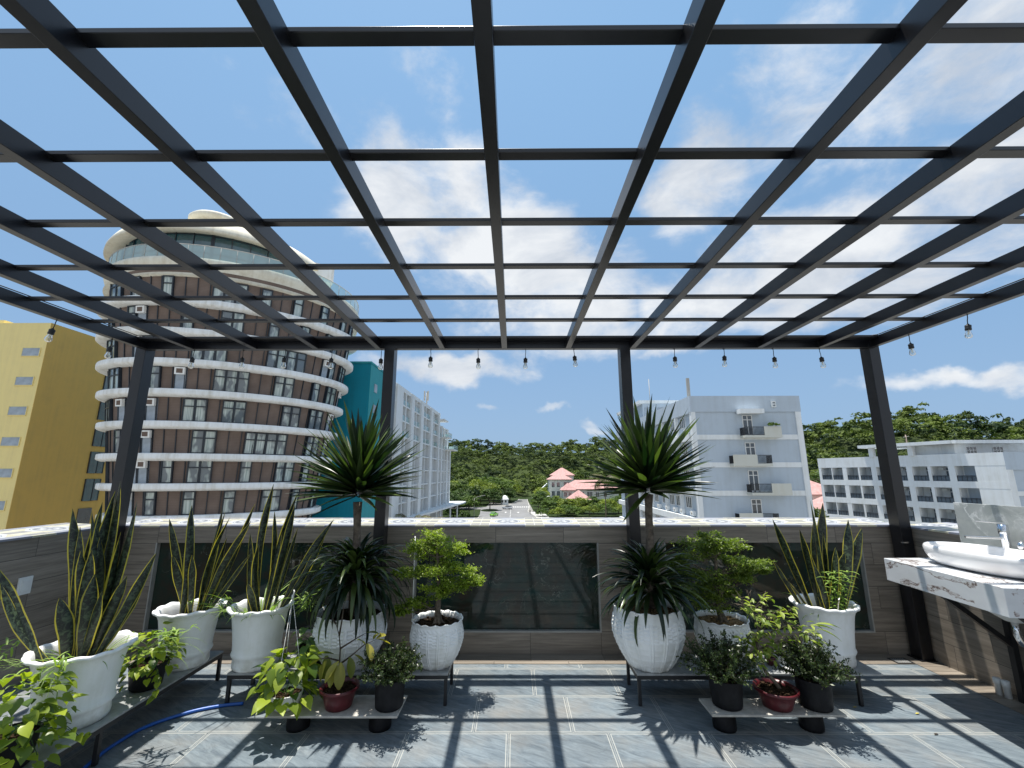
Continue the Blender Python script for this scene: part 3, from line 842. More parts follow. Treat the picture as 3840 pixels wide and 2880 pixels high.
def bulbs():
    def make(label):
        t = thing('light_bulb', label, 'light bulb', (0, 0, 0), 0, 'clear festoon bulbs hanging from the pergola')
        cord = MB().tube([(0, 0, 0.0), (0.002, 0, 0.03), (-0.001, 0, 0.055), (0, 0, 0.082)], 0.0032, 6)
        c = cord.build('cord', M['bulb_cap'], t)
        s = MB().lathe([(0.0, 0.004), (0.008, 0.003), (0.010, -0.004), (0.0195, -0.008), (0.0205, -0.016), (0.019, -0.03), (0.0205, -0.034), (0.0205, -0.046), (0.017, -0.05), (0.0, -0.05)], 20, close=False)
        s.build('socket', M['bulb_cap'], t)
        g = MB().lathe([(0.0135, -0.05), (0.0145, -0.056), (0.019, -0.070), (0.0232, -0.083), (0.0240, -0.093), (0.021, -0.105), (0.013, -0.112), (0.0, -0.115)], 22, close=False)
        gl = g.build('glass', M['bulb_glass'], t)
        f = MB().lathe([(0.006, -0.05), (0.005, -0.07), (0.003, -0.083), (0.0, -0.084)], 10, close=False)
        f.tube([(-0.009, 0, -0.09), (-0.005, 0, -0.075), (0, 0, -0.088), (0.005, 0, -0.075), (0.009, 0, -0.09)], 0.0009, 5)
        f.build('filament', M['filament'], gl)
        return t
    # x, y, z of the socket top, tilt, label
    where = ['left of the tower top, first under the left edge beam from the camera', 'under the left edge beam, just before the left post']
    L = [(-3.722, 3.339, 2.752, 0.25, 'clear festoon bulb under the left edge beam, farthest from the left post'),
         (-3.722, 3.849, 2.752, 0.12, 'clear festoon bulb under the left edge beam close to the left post'),
         (-3.241, 4.24, 2.752, 0.05, 'clear festoon bulb on the front beam, the first right of the left post'),
         (-2.738, 4.24, 2.752, 0.0, 'clear festoon bulb on the front beam, second right of the left post'),
         (-2.312, 4.24, 2.752, 0.04, 'clear festoon bulb on the front beam, third right of the left post'),
         (-1.838, 4.24, 2.745, 0.05, 'clear festoon bulb on the front beam before the right edge of the round tower'),
         (-1.338, 4.24, 2.738, 0.03, 'clear festoon bulb touching the left side of the second post'),
         (-0.838, 4.24, 2.757, 0.0, 'clear festoon bulb in the middle bay, nearest the second post'),
         (-0.359, 4.24, 2.742, 0.0, 'clear festoon bulb second in the middle bay, before a white cloud'),
         (0.117, 4.24, 2.742, -0.03, 'clear festoon bulb third in the middle bay, above the road'),
         (0.609, 4.24, 2.762, -0.02, 'clear festoon bulb fourth in the middle bay, nearest the third post'),
         (1.616, 4.24, 2.752, -0.03, 'clear festoon bulb on the front beam, first right of the third post'),
         (2.113, 4.24, 2.760, -0.07, 'clear festoon bulb above the pale blue apartment block, hanging a little high'),
         (2.610, 4.24, 2.745, -0.03, 'clear festoon bulb above the right corner of the pale blue block'),
         (3.080, 4.24, 2.745, -0.30, 'tilted clear festoon bulb on the front beam nearest the right post'),
         (3.583, 3.80, 2.752, -0.16, 'clear festoon bulb under the right edge beam close to the right post'),
         (3.583, 3.291, 2.752, -0.22, 'clear festoon bulb under the right edge beam, farthest from the right post')]
    proto = None
    for i, (x, y, z, tl, lab) in enumerate(L):
        if proto is None:
            proto = make(lab); o = proto; o.location = (x, y, z)
        else:
            o = dup(proto, (x, y, z), lab)
        o.rotation_euler = (0.04 * ((i * 7) % 5 - 2), tl * 0.5, (i * 1.3) % 3)
    # the cable itself, lying on the beams, dips down to each bulb
    m = MB()
    pts = [(-3.69, 2.4, 2.93), (-3.69, 3.3, 2.932), (-3.69, 4.15, 2.934), (-3.2, 4.24, 2.926), (-2.4, 4.245, 2.927), (-1.4, 4.24, 2.926), (0, 4.245, 2.927), (1.6, 4.24, 2.926), (3.3, 4.24, 2.927), (3.56, 4.1, 2.934), (3.56, 2.4, 2.932)]
    m.tube(pts, 0.0045, 6)
    for (x, y, z, tl, lab) in L:
        if y > 4.2: m.tube([(x, 4.24, 2.924), (x, 4.279, 2.915), (x, 4.279, 2.84), (x, 4.24, 2.826)], 0.0032, 5)
    m.tube([(-2.36, 4.23, 2.925), (-2.30, 4.2, 2.94), (-2.2, 4.25, 2.935), (-2.28, 4.22, 2.93), (-2.4, 4.24, 2.942)], 0.006, 6)
    tag(m.build('light_cable', M['bulb_cap']), 'thin black festoon cable running along the top of the pergola beam', 'cable')
pergola()
bulbs()

# ------------------------------------------------------------------ buildings
def frame_thing(name, label, cat, P0, P1, group=None):
    t = thing(name, label, cat, (P0[0], P0[1], 0), fold_angle(P0, P1), group)
    return t, math.hypot(P1[0] - P0[0], P1[1] - P0[1])

def round_tower():
    C = (-36.0, 55.4); d = math.hypot(*C)
    face = math.atan2(-C[1], -C[0])
    t = thing('round_tower', 'round brown and white tower with projecting floor rings and glass top', 'tower', (C[0], C[1], GZ), face + math.pi / 2)
    z0 = 1.6 - GZ; Q = 0.75                           # oval in plan, broad side to the terrace; local -y looks at it
    def WR(rel): return 10.95 + 0.135 * rel
    def RR(rel): return 11.95 + 0.140 * rel
    def pt(a, r): return (r * math.cos(a), Q * r * math.sin(a))
    def ov(m, prof, n=120, cx=0.0, cy=0.0, a0=None, a1=None, lift=None, q=Q, mi=0, smooth=True):
        full = a0 is None; A = np.linspace(0, 2 * math.pi, n, endpoint=False) if full else np.linspace(a0, a1, n)
        V = []; F = []
        for r, z in prof:
            for a in A:
                V.append((cx + r * math.cos(a), cy + q * r * math.sin(a), z + (lift(a) if lift else 0)))
        for i in range(len(prof) - 1):
            for k in range(n if full else n - 1): F.append((i * n + k, i * n + (k + 1) % n, (i + 1) * n + (k + 1) % n, (i + 1) * n + k))
        m.add(V, F, mi, smooth=smooth); return m
    def norm(a): return math.atan2(math.sin(a) / Q, math.cos(a))          # outward direction at parameter a
    rels = (-13.9, -10.7, -7.45, -4.2, -0.93, 2.17, 5.5, 8.88, 12.1, 15.4, 18.7)
    ov(MB(), [(WR(-15), 0), (WR(22.2), z0 + 22.2)]).build('wall', M['brick'], t)
    for r_ in rels:
        z = z0 + r_; w = WR(r_) - 0.1; o = RR(r_)
        ov(MB(), [(w, z - 0.80), (o - 0.42, z - 0.78), (o - 0.12, z - 0.66), (o - 0.01, z - 0.56), (o, z - 0.50), (o, z - 0.12), (o - 0.04, z - 0.03), (o - 0.14, z), (w, z + 0.012)]).build('floor_ring', M['tower_white'], t)
    # unit angles of equal arc length on the camera side
    n = 26; W = 1.16
    def ring_angles(rel):
        r = WR(rel); A = [-math.pi / 2]; a = -math.pi / 2
        out = []
        for s in (-1, 1):
            a = -math.pi / 2; c = 0.5 * W; lst = []
            while len(lst) < n // 2:
                ds = math.hypot(r * math.sin(a), Q * r * math.cos(a)); a += s * 0.004; c -= ds * 0.004
                if c <= 0: lst.append(a); c += W
            out.append(lst)
        return out[0][::-1] + out[1]
    rows = ["WWPWPPWPPPWWWPWPPWPPWPPWPW", "WPPWAPPPWPPWWPPWPPWPPWWPPW", "WWPPAWPPPWWWPPPWWWWPPAWPWW", "PWWPPWWPAPPWWWPPWWPPWPWWPA", "WWPAPPAPPWWPWWPPPWWPWWPAPP",
            "WPPWPPAPPPWWPPWWWWPPWWPAPW", "WWPPPAAPWPWWPPWPPWWPWPPAPP", "PWPPAAPWPPWPPWPPWWPWPPWPPW", "WPPPAPPWPPWPPWPPWWPWPPWPPW"]
    protos = {}; sm = MB()
    for row, r_ in zip(rows, (18.7, 15.4, 12.1, 8.88, 5.5, 2.17, -0.93, -4.2, -7.45)):
        z = z0 + r_; ang = ring_angles(r_); i = 0; R0 = WR(r_ + 1.2)
        for k in range(len(ang) + 1):
            a = ang[k] - (ang[1] - ang[0]) / 2 if k < len(ang) else ang[-1] + (ang[-1] - ang[-2]) / 2
            p = pt(a, WR(r_) + 0.05); p2 = pt(a, WR(r_ + 2.5) + 0.05); na = norm(a); sm.beam((*p, z + 0.02), (*p2, z + 2.5), 0.08, 0.12, up=(math.cos(na), math.sin(na), 0))
        while i < len(row):
            ch = row[i]; j = i
            while j < len(row) and row[j] == ch and ch == 'W': j += 1
            j = max(j, i + 1); k = j - i
            a = (ang[i] + ang[j - 1]) / 2
            if ch == 'W':
                if k not in protos:
                    w = W * k * 0.96; h = 2.45; f = MB(); d0, d1 = -0.16, 0.10
                    f.box(-w / 2, -w / 2 + 0.12, d0, d1, 0, h); f.box(w / 2 - 0.12, w / 2, d0, d1, 0, h)
                    f.box(-w / 2 + 0.12, w / 2 - 0.12, d0, d1, h - 0.10, h); f.box(-w / 2 + 0.12, w / 2 - 0.12, d0, d1, 0, 0.10)
                    f.box(-w / 2 + 0.12, w / 2 - 0.12, d0 + 0.01, d1 - 0.02, h * 0.64, h * 0.64 + 0.12)
                    for q in range(1, k):
                        x = -w / 2 + w * q / k; f.box(x - 0.11, x + 0.11, d0 + 0.02, d1 - 0.01, 0.10, h - 0.10)
                    fo = f.build('window', M['frame_navy'], t); MB().box(-w / 2 + 0.12, w / 2 - 0.12, -0.05, 0.02, 0.10, h - 0.10).build('pane', M['win_curtain'], fo)
                    protos[k] = fo; o = fo
                else: o = dup_part(protos[k], t)
                sag = (W * k / 2) ** 2 / (2 * R0) * 1.4
                p = pt(a, WR(r_) + 0.12 - sag * 0.5)
            elif ch == 'A':
                if 'A' not in protos:
                    w = W * 0.98; o = MB().box(-w / 2, w / 2, -0.05, 0.05, 0, 2.4).build('recess', M['win_grey'], t)
                    q = MB(); q.box(-0.48, 0.48, -0.42, 0.1, 1.6, 2.36); q.box(-0.30, 0.30, -0.43, -0.41, 1.74, 2.22, 1); q.build('air_conditioner', [M['tower_white'], M['brick']], o)
                    l = MB(); l.box(-w / 2, -w / 2 + 0.08, -0.12, 0.03, 0, 2.4); l.box(w / 2 - 0.08, w / 2, -0.12, 0.03, 0, 2.4); l.build('frame', M['frame_navy'], o)
                    protos['A'] = o
                else: o = dup_part(protos['A'], t)
                p = pt(a, WR(r_) + 0.02)
            if ch != 'P':
                o.location = (p[0], p[1], z + 0.03); o.rotation_euler = (math.atan(0.12), 0, norm(a) + math.pi / 2)
            i = j
    sm.build('panel_seam', M['frame_navy'], t)
    zt = z0 + 22.6
    lift = lambda a: 0.9 * max(0.0, -math.sin(a))
    ov(MB(), [(WR(21) - 0.2, zt - 2.2), (WR(21) + 0.5, zt - 2.1), (13.7, zt - 1.5), (14.35, zt - 0.9), (14.5, zt - 0.35), (14.4, zt), (13.9, zt + 0.1), (0.0, zt + 0.12)], lift=lift).build('terrace_ring', M['tower_cream'], t)
    g = MB(); ov(g, [(14.25, zt + 0.05), (14.25, zt + 1.5)], 90, lift=lift); g.build('balustrade', M['rail_glass'], t)
    rl = MB(); ov(rl, [(14.21, zt + 1.50), (14.29, zt + 1.50), (14.29, zt + 1.57), (14.21, zt + 1.57), (14.21, zt + 1.50)], 90, lift=lift)
    for k in range(56):
        a = k * 2 * math.pi / 56; p = pt(a, 14.26); rl.tube([(*p, zt + lift(a)), (*p, zt + 1.5 + lift(a))], 0.03, 5)
    rl.build('handrail', M['kerb'], t)
    # glass storey under a lid that lifts towards the front and is cut off on the right
    a0, a1 = math.radians(-318 - 14), math.radians(-44); cx = -1.9
    lf = lambda a: 2.0 * max(0.0, -math.sin(a))
    gw = MB(); ov(gw, [(11.3, zt), (11.3, zt + 2.9)], 60, cx, 0, a0, a1, smooth=False)
    V = gw.v; m_ = len(V) // 2
    for k in range(m_): V[m_ + k] = (V[m_ + k][0], V[m_ + k][1], V[m_ + k][2] + lf(np.linspace(a0, a1, 60)[k]))
    p0 = V[m_ - 1]; p1 = V[0]; gw.quad((p0[0], p0[1], zt), (p1[0], p1[1], zt), (p1[0], p1[1], zt + 3.5), (p0[0], p0[1], zt + 3.5))
    gw.build('glass_wall', M['win_teal'], t)
    mu = MB()
    for k in range(1, 30):
        a = a0 + (a1 - a0) * k / 30; r = 11.36; x, y = cx + r * math.cos(a), Q * r * math.sin(a); na = norm(a)
        mu.beam((x, y, zt), (x, y, zt + 2.9 + lf(a)), 0.32 if k % 7 == 3 else 0.08, 0.16, up=(math.cos(na), math.sin(na), 0))
    for z in (1.5, 2.9): ov(mu, [(11.32, zt + z), (11.42, zt + z), (11.42, zt + z + 0.1), (11.32, zt + z + 0.1)], 60, cx, 0, a0, a1, lift=lambda a, z=z: lf(a) * (z / 3.6))
    mu.build('mullion', M['frame_navy'], t)
    ld = MB(); pr = [(10.9, zt + 2.8), (11.3, zt + 2.75), (13.0, zt + 2.5), (12.95, zt + 2.9), (12.6, zt + 3.6), (11.2, zt + 4.5), (8.0, zt + 5.1), (0.0, zt + 5.4)]
    ov(ld, pr, 90, cx, 0, a0, a1, lift=lf)
    ld.build('roof', M['tower_cream'], t)
    lx, ly = -3.6, -3.6
    lw = MB(); lw.lathe([(2.1, zt + 4.6), (2.1, zt + 8.0)], 20, lx, ly, close=False, smooth=False); lo = lw.build('lantern', M['win_teal'], t)
    lm = MB()
    for k in range(12):
        a = k * math.pi / 6; lm.beam((lx + 2.13 * math.cos(a), ly + 2.13 * math.sin(a), zt + 4.6), (lx + 2.13 * math.cos(a), ly + 2.13 * math.sin(a), zt + 8.0), 0.14, 0.12, up=(math.cos(a), math.sin(a), 0))
    lm.build('mullion', M['frame_navy'], lo)
    lc = MB(); lc.lathe([(2.0, zt + 7.7), (2.8, zt + 7.8), (3.15, zt + 8.1), (3.15, zt + 8.5), (2.9, zt + 8.75), (0, zt + 8.85)], 40, lx - 0.6, ly, close=False); lc.build('lantern_roof', M['tower_cream'], lo)
    MB().box(7.0, 9.6, -5.6, -2.6, zt + 3.2, zt + 5.6).build('roof_box', M['tower_white'], t)
round_tower()

def yellow_building():
    t = thing('yellow_building', 'tall yellow building with an ochre side wall left of the round tower', 'building', (-61.7, 55, 0))
    MB().box(-45, 0, 0, 34, GZ, 21.4).build('wall', M['yellow'], t)
    MB().box(-43, -7.0, 0.5, 30, 21.4, 22.0).build('parapet', M['yellow'], t)
    MB().box(0.0, 0.06, 0.0, 34, GZ, 21.4).build('side_wall', M['ochre'], t)
    first = None; sf = None
    for k in range(8):
        z = 16.85 - 3.9 * k
        for x0 in ((-2.85, ) if k else (-2.85,)):
            if first is None:
                first = MB().box(-0.05, 2.2, -0.05, 0.05, 0, 1.05).build('window', M['win_grey'], t)
                fr = MB(); fr.box(-0.13, 2.28, -0.09, 0.02, -0.1, -0.005); fr.box(-0.13, -0.055, -0.07, 0.02, 0, 1.1); fr.box(2.205, 2.28, -0.07, 0.02, 0, 1.1); fr.build('frame', M['yellow'], first)
                o = first
            else: o = dup_part(first, t)
            o.location = (x0, -0.02, z)
            o = dup_part(first, t); o.location = (x0 - 9, -0.02, z)
    for k in range(-1, 5):
        if sf is None:
            sf = MB().box(-0.04, 0.10, -1.1, 1.1, 0, 3.1).build('side_window', M['win_teal'], t)
            fr = MB(); fr.box(0.0, 0.14, -1.2, -1.1, 0, 3.1); fr.box(0.0, 0.14, 1.1, 1.2, 0, 3.1); fr.box(0, 0.14, 0.1, 0.2, 0.0, 3.1); fr.build('frame', M['frame_navy'], sf)
            o = sf
        else: o = dup_part(sf, t)
        o.location = (0.06, 10.0, 1.75 + 3.9 * k)
    o = MB().box(-0.02, 0.1, -1.0, 1.0, 0, 2.7).build('opening', M['win_dark'], t); o.location = (0.06, 9.6, -6.1 + 0.25)
yellow_building()

def teal_building():
    t = thing('teal_building', 'teal painted building standing between the round tower and the white hotel', 'building', (-22, 65, 0))
    MB().box(-24, 0, 0, 6.6, GZ, 18.3).build('wall', M['teal'], t)
    MB().box(0.0, 0.06, 0.0, 6.6, GZ, 18.2).build('side_wall', M['teal_light'], t)
    MB().box(-24.1, 0.12, -0.1, 6.5, 18.3, 18.6).build('coping', M['teal_light'], t)
    f = None
    for k in range(6):
        if f is None:
            f = MB().box(0, 0.12, -0.6, 0.6, 0, 1.3).build('window', M['win_grey'], t); o = f
        else: o = dup_part(f, t)
        o.location = (0.06, 2.6, 14.2 - 3.3 * k)
teal_building()

def white_hotel():
    t, L = frame_thing('balcony_hotel', 'tall white hotel with a grid of balconies in the left distance', 'hotel', (-21.7, 78.7), (-20.7, 119))
    lv = [17.9, 14.75, 11.68, 8.6, 5.5, 2.4, -0.7, -3.85, -6.95]
    # local: x along the front, y > 0 into the building
    bays = [(-6.2, -3.3), (-2.9, 1.2 - 1.4), (4.05, 6.95), (7.5, 10.4), (12.8, 15.75), (16.05, 18.9), (21.5, 25.1), (25.5, 29.5), (32.1, 34.8), (35.1, 39.6)]
    far = [(41.0, 44.4), (45.8, 49.2), (49.6, 53.2), (55.0, 58.6)]
    d = 1.7
    core = MB(); core.box(-7, 40.6, d, 14, GZ, 17.6); core.box(40.6, 54.3, d, 14, GZ, 14.4); core.box(54.3, 60, d, 14, GZ, 8.4)
    core.build('wall', M['hotel_back'], t)
    for i, z in enumerate(lv):
        e = 40.4 if i == 0 else (54.2 if z > 9 else 60.0)
        s = MB().box(-7, e, -0.02, d + 0.02, z - (0.55 if i == 0 else 0.14), z + (0.25 if i == 0 else 0.14))
        s.build('floor_slab', M['hotel_white'], t)
    # deep columns between the pairs of bays, thin ones inside a pair
    ed = sorted(bays)
    cols = [(-7.0, -6.2), (-3.3, -2.9), (-0.2, 4.05), (6.95, 7.5), (10.4, 12.8), (15.75, 16.05), (18.9, 21.5), (25.1, 25.5), (29.5, 32.1), (34.8, 35.1), (39.6, 41.0)]
    for a, b in cols:
        big = (b - a) > 1.0
        MB().box(a, b, -0.35 if big else -0.04, d + 0.04, GZ if big else -6.9, 17.95 if b < 41.05 else 17.8).build('column', M['hotel_white'], t)
    for a, b, top in ((44.4, 45.8, 14.9), (49.2, 49.6, 14.8), (53.2, 55.0, 14.85), (58.6, 60.0, 8.9)):
        MB().box(a, b, -0.3, d + 0.04, -6.9, top).build('column', M['hotel_white'], t)
    first = None; fd = None
    for bi, (a, b) in enumerate(bays + far):
        if b < a: continue
        w = b - a; top = 17.9 if bi < len(bays) else (14.75 if bi < len(bays) + 3 else 8.6)
        for z in lv[1:]:
            if z > top - 3.0: continue
            up = z > 7
            m = MB(); m.box(0.03, w - 0.03, 0.0, 0.05, 0.14, 1.15 if up else 0.9)
            o = m.build('railing', M['rail_glass'] if up else M['rail_dark'], t)
            o.location = (a, 0.05 if up else 0.9, z)
            if z < 7:
                k = MB(); k.box(w * 0.1, w * 0.72, 0, 0.06, 0.2, 2.1)
                o = k.build('door', M['win_dark'], t); o.location = (a, d - 0.03, z)
            if len([1 for c in t.children if c.name.startswith('railing')]) > 96: break
    # podium canopy
    c = MB(); c.prism([(-7, -0.4), (-7, 8), (66, 8), (67.5, -3.2), (66, -4.6), (60, -4.4), (20, -1.2)][::-1], -7.4, -7.0)
    c.build('canopy', M['hotel_white'], t)
    for x in (24, 38, 50, 60): MB().tube([(x, -0.9 - (x - 20) * 0.045, GZ), (x, -0.9 - (x - 20) * 0.045, -7.4)], 0.25, 10).build('pillar', M['hotel_white'], t)
    # roof hut, step-out balconies at the far end, antenna
    MB().box(13.5, 22, 4, 9, 17.6, 19.0).build('roof_hut', M['hotel_white'], t)
    e = MB(); e.box(40.7, 47, -1.6, 3, 16.2, 16.5); e.build('eave', M['hotel_white'], t)
    for (u0, u1, z, out) in ((44, 50, 11.7, -2.2), (50, 58, 8.6, -2.8)):
        m = MB(); m.box(u0, u1, out, 0, z - 0.1, z + 0.15); s = m.build('balcony', M['hotel_white'], t)
        g = MB(); g.box(u0, u1, out, out + 0.06, z + 0.15, z + 1.4); g.box(u1 - 0.06, u1, out + 0.06, 0, z + 0.15, z + 1.4); g.build('balustrade', M['rail_glass'], s)
    a = MB(); a.tube([(33.5, 2, 17.6), (33.5, 2, 22.4)], 0.09, 8)
    for k in range(3):
        q = k * 2.1; a.beam((33.5 + 0.55 * math.cos(q), 2 + 0.55 * math.sin(q), 20.3), (33.5 + 0.55 * math.cos(q), 2 + 0.55 * math.sin(q), 22.9), 0.32, 0.2, up=(1, 0, 0))
        a.beam((33.5, 2, 21.5), (33.5 + 0.55 * math.cos(q), 2 + 0.55 * math.sin(q), 21.5), 0.08, 0.08)
        a.box(33.3 + 0.2 * k, 33.5 + 0.2 * k, 1.8, 2.1, 19.0 + 0.3 * k, 19.6 + 0.3 * k)
    a.build('antenna', M['kerb'], t)
white_hotel()

def block_b():
    t = thing('apartment_block', 'pale blue five storey block with letter B and a stack of corner balconies', 'apartment block', (20.4, 50, 0))
    W = 12.68; D = 37
    m = MB(); m.box(0.35, W - 0.5, 0.15, D, GZ, 10.1)
    m.build('wall', M['block_blue'], t)
    p = MB(); p.box(-0.05, W, 0.0, 0.55, 8.60, 10.46); p.box(0.0, W - 0.1, 0.55, D, 10.1, 10.3)
    p.box(-0.06, 0.30, 0.55, D, 8.52, 10.46); p.box(W - 0.4, W + 0.02, 0.55, D, 8.5, 10.46)
    p.build('parapet', M['block_blue'], t)
    for a_, b_ in ((0.0, 0.50), (W - 0.68, W - 0.05)): MB().box(a_, b_, 0.01, 0.6, GZ, 8.598).build('corner_pillar', M['block_white'], t)
    for z in (5.42, 2.30, -0.80, -3.93, -7.05, -10.2):
        MB().box(0.5, W - 0.68, 0.06, 0.4, z, z + 0.56).build('floor_band', M['block_white'], t)
    # balconies, doors
    def lvl(z, rail, solid):
        y0 = -1.05
        b = MB(); x0 = min(rail[0], solid[0]); x1 = max(rail[1], solid[1])
        b.box(x0, x1, y0, 0.14, z - 0.30, z - 0.04)
        b.box(solid[0], solid[1], y0 + 0.001, y0 + 0.12, z - 0.04, z + 0.95)
        o = b.build('balcony', M['block_cream'], t)
        r = MB(); n = int((rail[1] - rail[0]) / 0.13)
        r.box(rail[0], rail[1], y0 + 0.02, y0 + 0.08, z + 0.86, z + 0.92); r.box(rail[0], rail[1], y0 + 0.02, y0 + 0.08, z, z + 0.05)
        for i in range(n + 1):
            x = rail[0] + i * (rail[1] - rail[0] - 0.03) / n; r.box(x, x + 0.03, y0 + 0.03, y0 + 0.07, z + 0.05, z + 0.86)
        for xx in (x0, x1 - 0.05):
            for i in range(8): r.box(xx, xx + 0.05, y0 + 0.1 + i * 0.13, y0 + 0.13 + i * 0.13, z, z + 0.86)
        r.build('railing', M['rail_black'], o)
        d = MB(); dx = 5.85; zz = z
        for a, b_ in ((dx, dx + 0.09), (dx + 0.52, dx + 0.62), (dx + 1.05, dx + 1.14)): d.box(a, b_, 0.06, 0.16, zz, zz + 2.35)
        for a in (1.78, 2.28): d.box(dx + 0.09, dx + 1.05, 0.07, 0.155, zz + a, zz + a + 0.08)
        dd = d.build('door', M['frame_white'], t)
        MB().box(dx + 0.09, dx + 1.05, 0.10, 0.145, zz, zz + 2.28).build('pane', M['win_dark'], dd)
    lvl(5.85, (5.40, 7.6), (7.6, 9.54)); lvl(2.72, (6.5, 8.1), (3.87, 6.5)); lvl(-0.40, (5.5, 7.7), (7.7, 9.86)); lvl(-3.52, (6.4, 8.1), (3.9, 6.4))
    MB().box(5.2, 7.9, -1.0, 0.0, 8.30, 8.82).build('canopy', M['block_white'], t)
    # raised letter
    b = MB(); y0, y1 = -0.16, -0.001
    b.box(0, 0.13, y0, y1, 0, 0.72)
    for z in (0, 0.30, 0.60): b.box(0.13, 0.42, y0, y1, z, z + 0.12)
    b.add([(0.42, y0, 0), (0.54, y0, 0.08), (0.54, y0, 0.30), (0.42, y0, 0.38), (0.42, y1, 0), (0.54, y1, 0.08), (0.54, y1, 0.30), (0.42, y1, 0.38)], [(0, 1, 2, 3), (7, 6, 5, 4), (0, 4, 5, 1), (1, 5, 6, 2), (2, 6, 7, 3)])
    b.add([(0.42, y0, 0.381), (0.52, y0, 0.44), (0.52, y0, 0.65), (0.42, y0, 0.72), (0.42, y1, 0.381), (0.52, y1, 0.44), (0.52, y1, 0.65), (0.42, y1, 0.72)], [(0, 1, 2, 3), (7, 6, 5, 4), (0, 4, 5, 1), (1, 5, 6, 2), (2, 6, 7, 3)])
    lo = b.build('letter', M['block_white'], t); lo.location = (9.30, 0, 9.10)
    # street side: windows, ledges, air conditioners
    us = [2.7, 5.9, 8.25, 11.2, 14.6, 18.0, 21.5, 25.0, 28.5, 32.0]
    fw = fa = None
    lean = -1.3 / 37
    sd = MB()
    for z in (5.35, 2.25, -0.85, -4.0, -7.1):
        sd.box(-0.25, 0.34, 0.6, D, z, z + 0.75)
    sd.build('street_ledge', M['block_white'], t)
    pl = MB()
    for u in (5.2, 10.6, 17, 24, 31): pl.box(-0.05, 0.35, u - 0.15, u + 0.15, GZ, 8.5)
    pl.build('street_pillar', M['block_white'], t)
    for z in (7.0, 3.87, 0.75, -2.35, -5.5):
        for i, u in enumerate(us):
            if fw is None:
                f = MB()
                for y in (0, 0.53, 1.06, 1.6): f.box(-0.03, 0.08, y, y + 0.08, 0, 1.3)
                f.box(-0.03, 0.08, 0.08, 1.6, -0.0, 0.07); f.box(-0.03, 0.08, 0.08, 1.6, 1.23, 1.3)
                fw = f.build('window', M['frame_white'], t); MB().box(0.02, 0.06, 0.08, 1.6, 0.07, 1.23).build('pane', M['win_dark'], fw); o = fw
            else: o = dup_part(fw, t)
            o.location = (0.30, u, z)
            if z < 0 or i % 3 == 0:
                if fa is None:
                    a = MB().box(-0.32, 0.05, 0, 0.85, 0, 0.55); fa = a.build('air_conditioner', M['block_white'], t)
                    MB().lathe([(0.2, 0), (0.2, 0.02), (0, 0.02)], 14, close=False).build('fan', M['kerb'], fa); fa.children[0].rotation_euler = (0, -math.pi / 2, 0); fa.children[0].location = (-0.32, 0.38, 0.28); o = fa
                else: o = dup_part(fa, t)
                o.location = (0.28, u - 1.0, z - 0.75)
    h = MB(); h.box(1.0, 9.0, 22, 36, 10.3, 13.05); h.build('penthouse', M['block_blue'], t)
    MB().box(0.2, 9.8, 21.2, 37, 13.05, 13.5).build('penthouse_roof', M['block_white'], t)
    for x in (1.3, 3.4): MB().box(x, x + 1.2, 21.93, 22.0, 11.0, 12.4).build('window', M['win_grey'], t)
    MB().tube([(-1.6 + 3.3, 20, 10.3), (1.7, 20, 16.8)], 0.05, 6).build('antenna', M['kerb'], t)
    MB().box(0.02, 0.34, 0.5, 0.75, 10.46, 12.7).build('antenna', M['kerb'], t)
block_b()

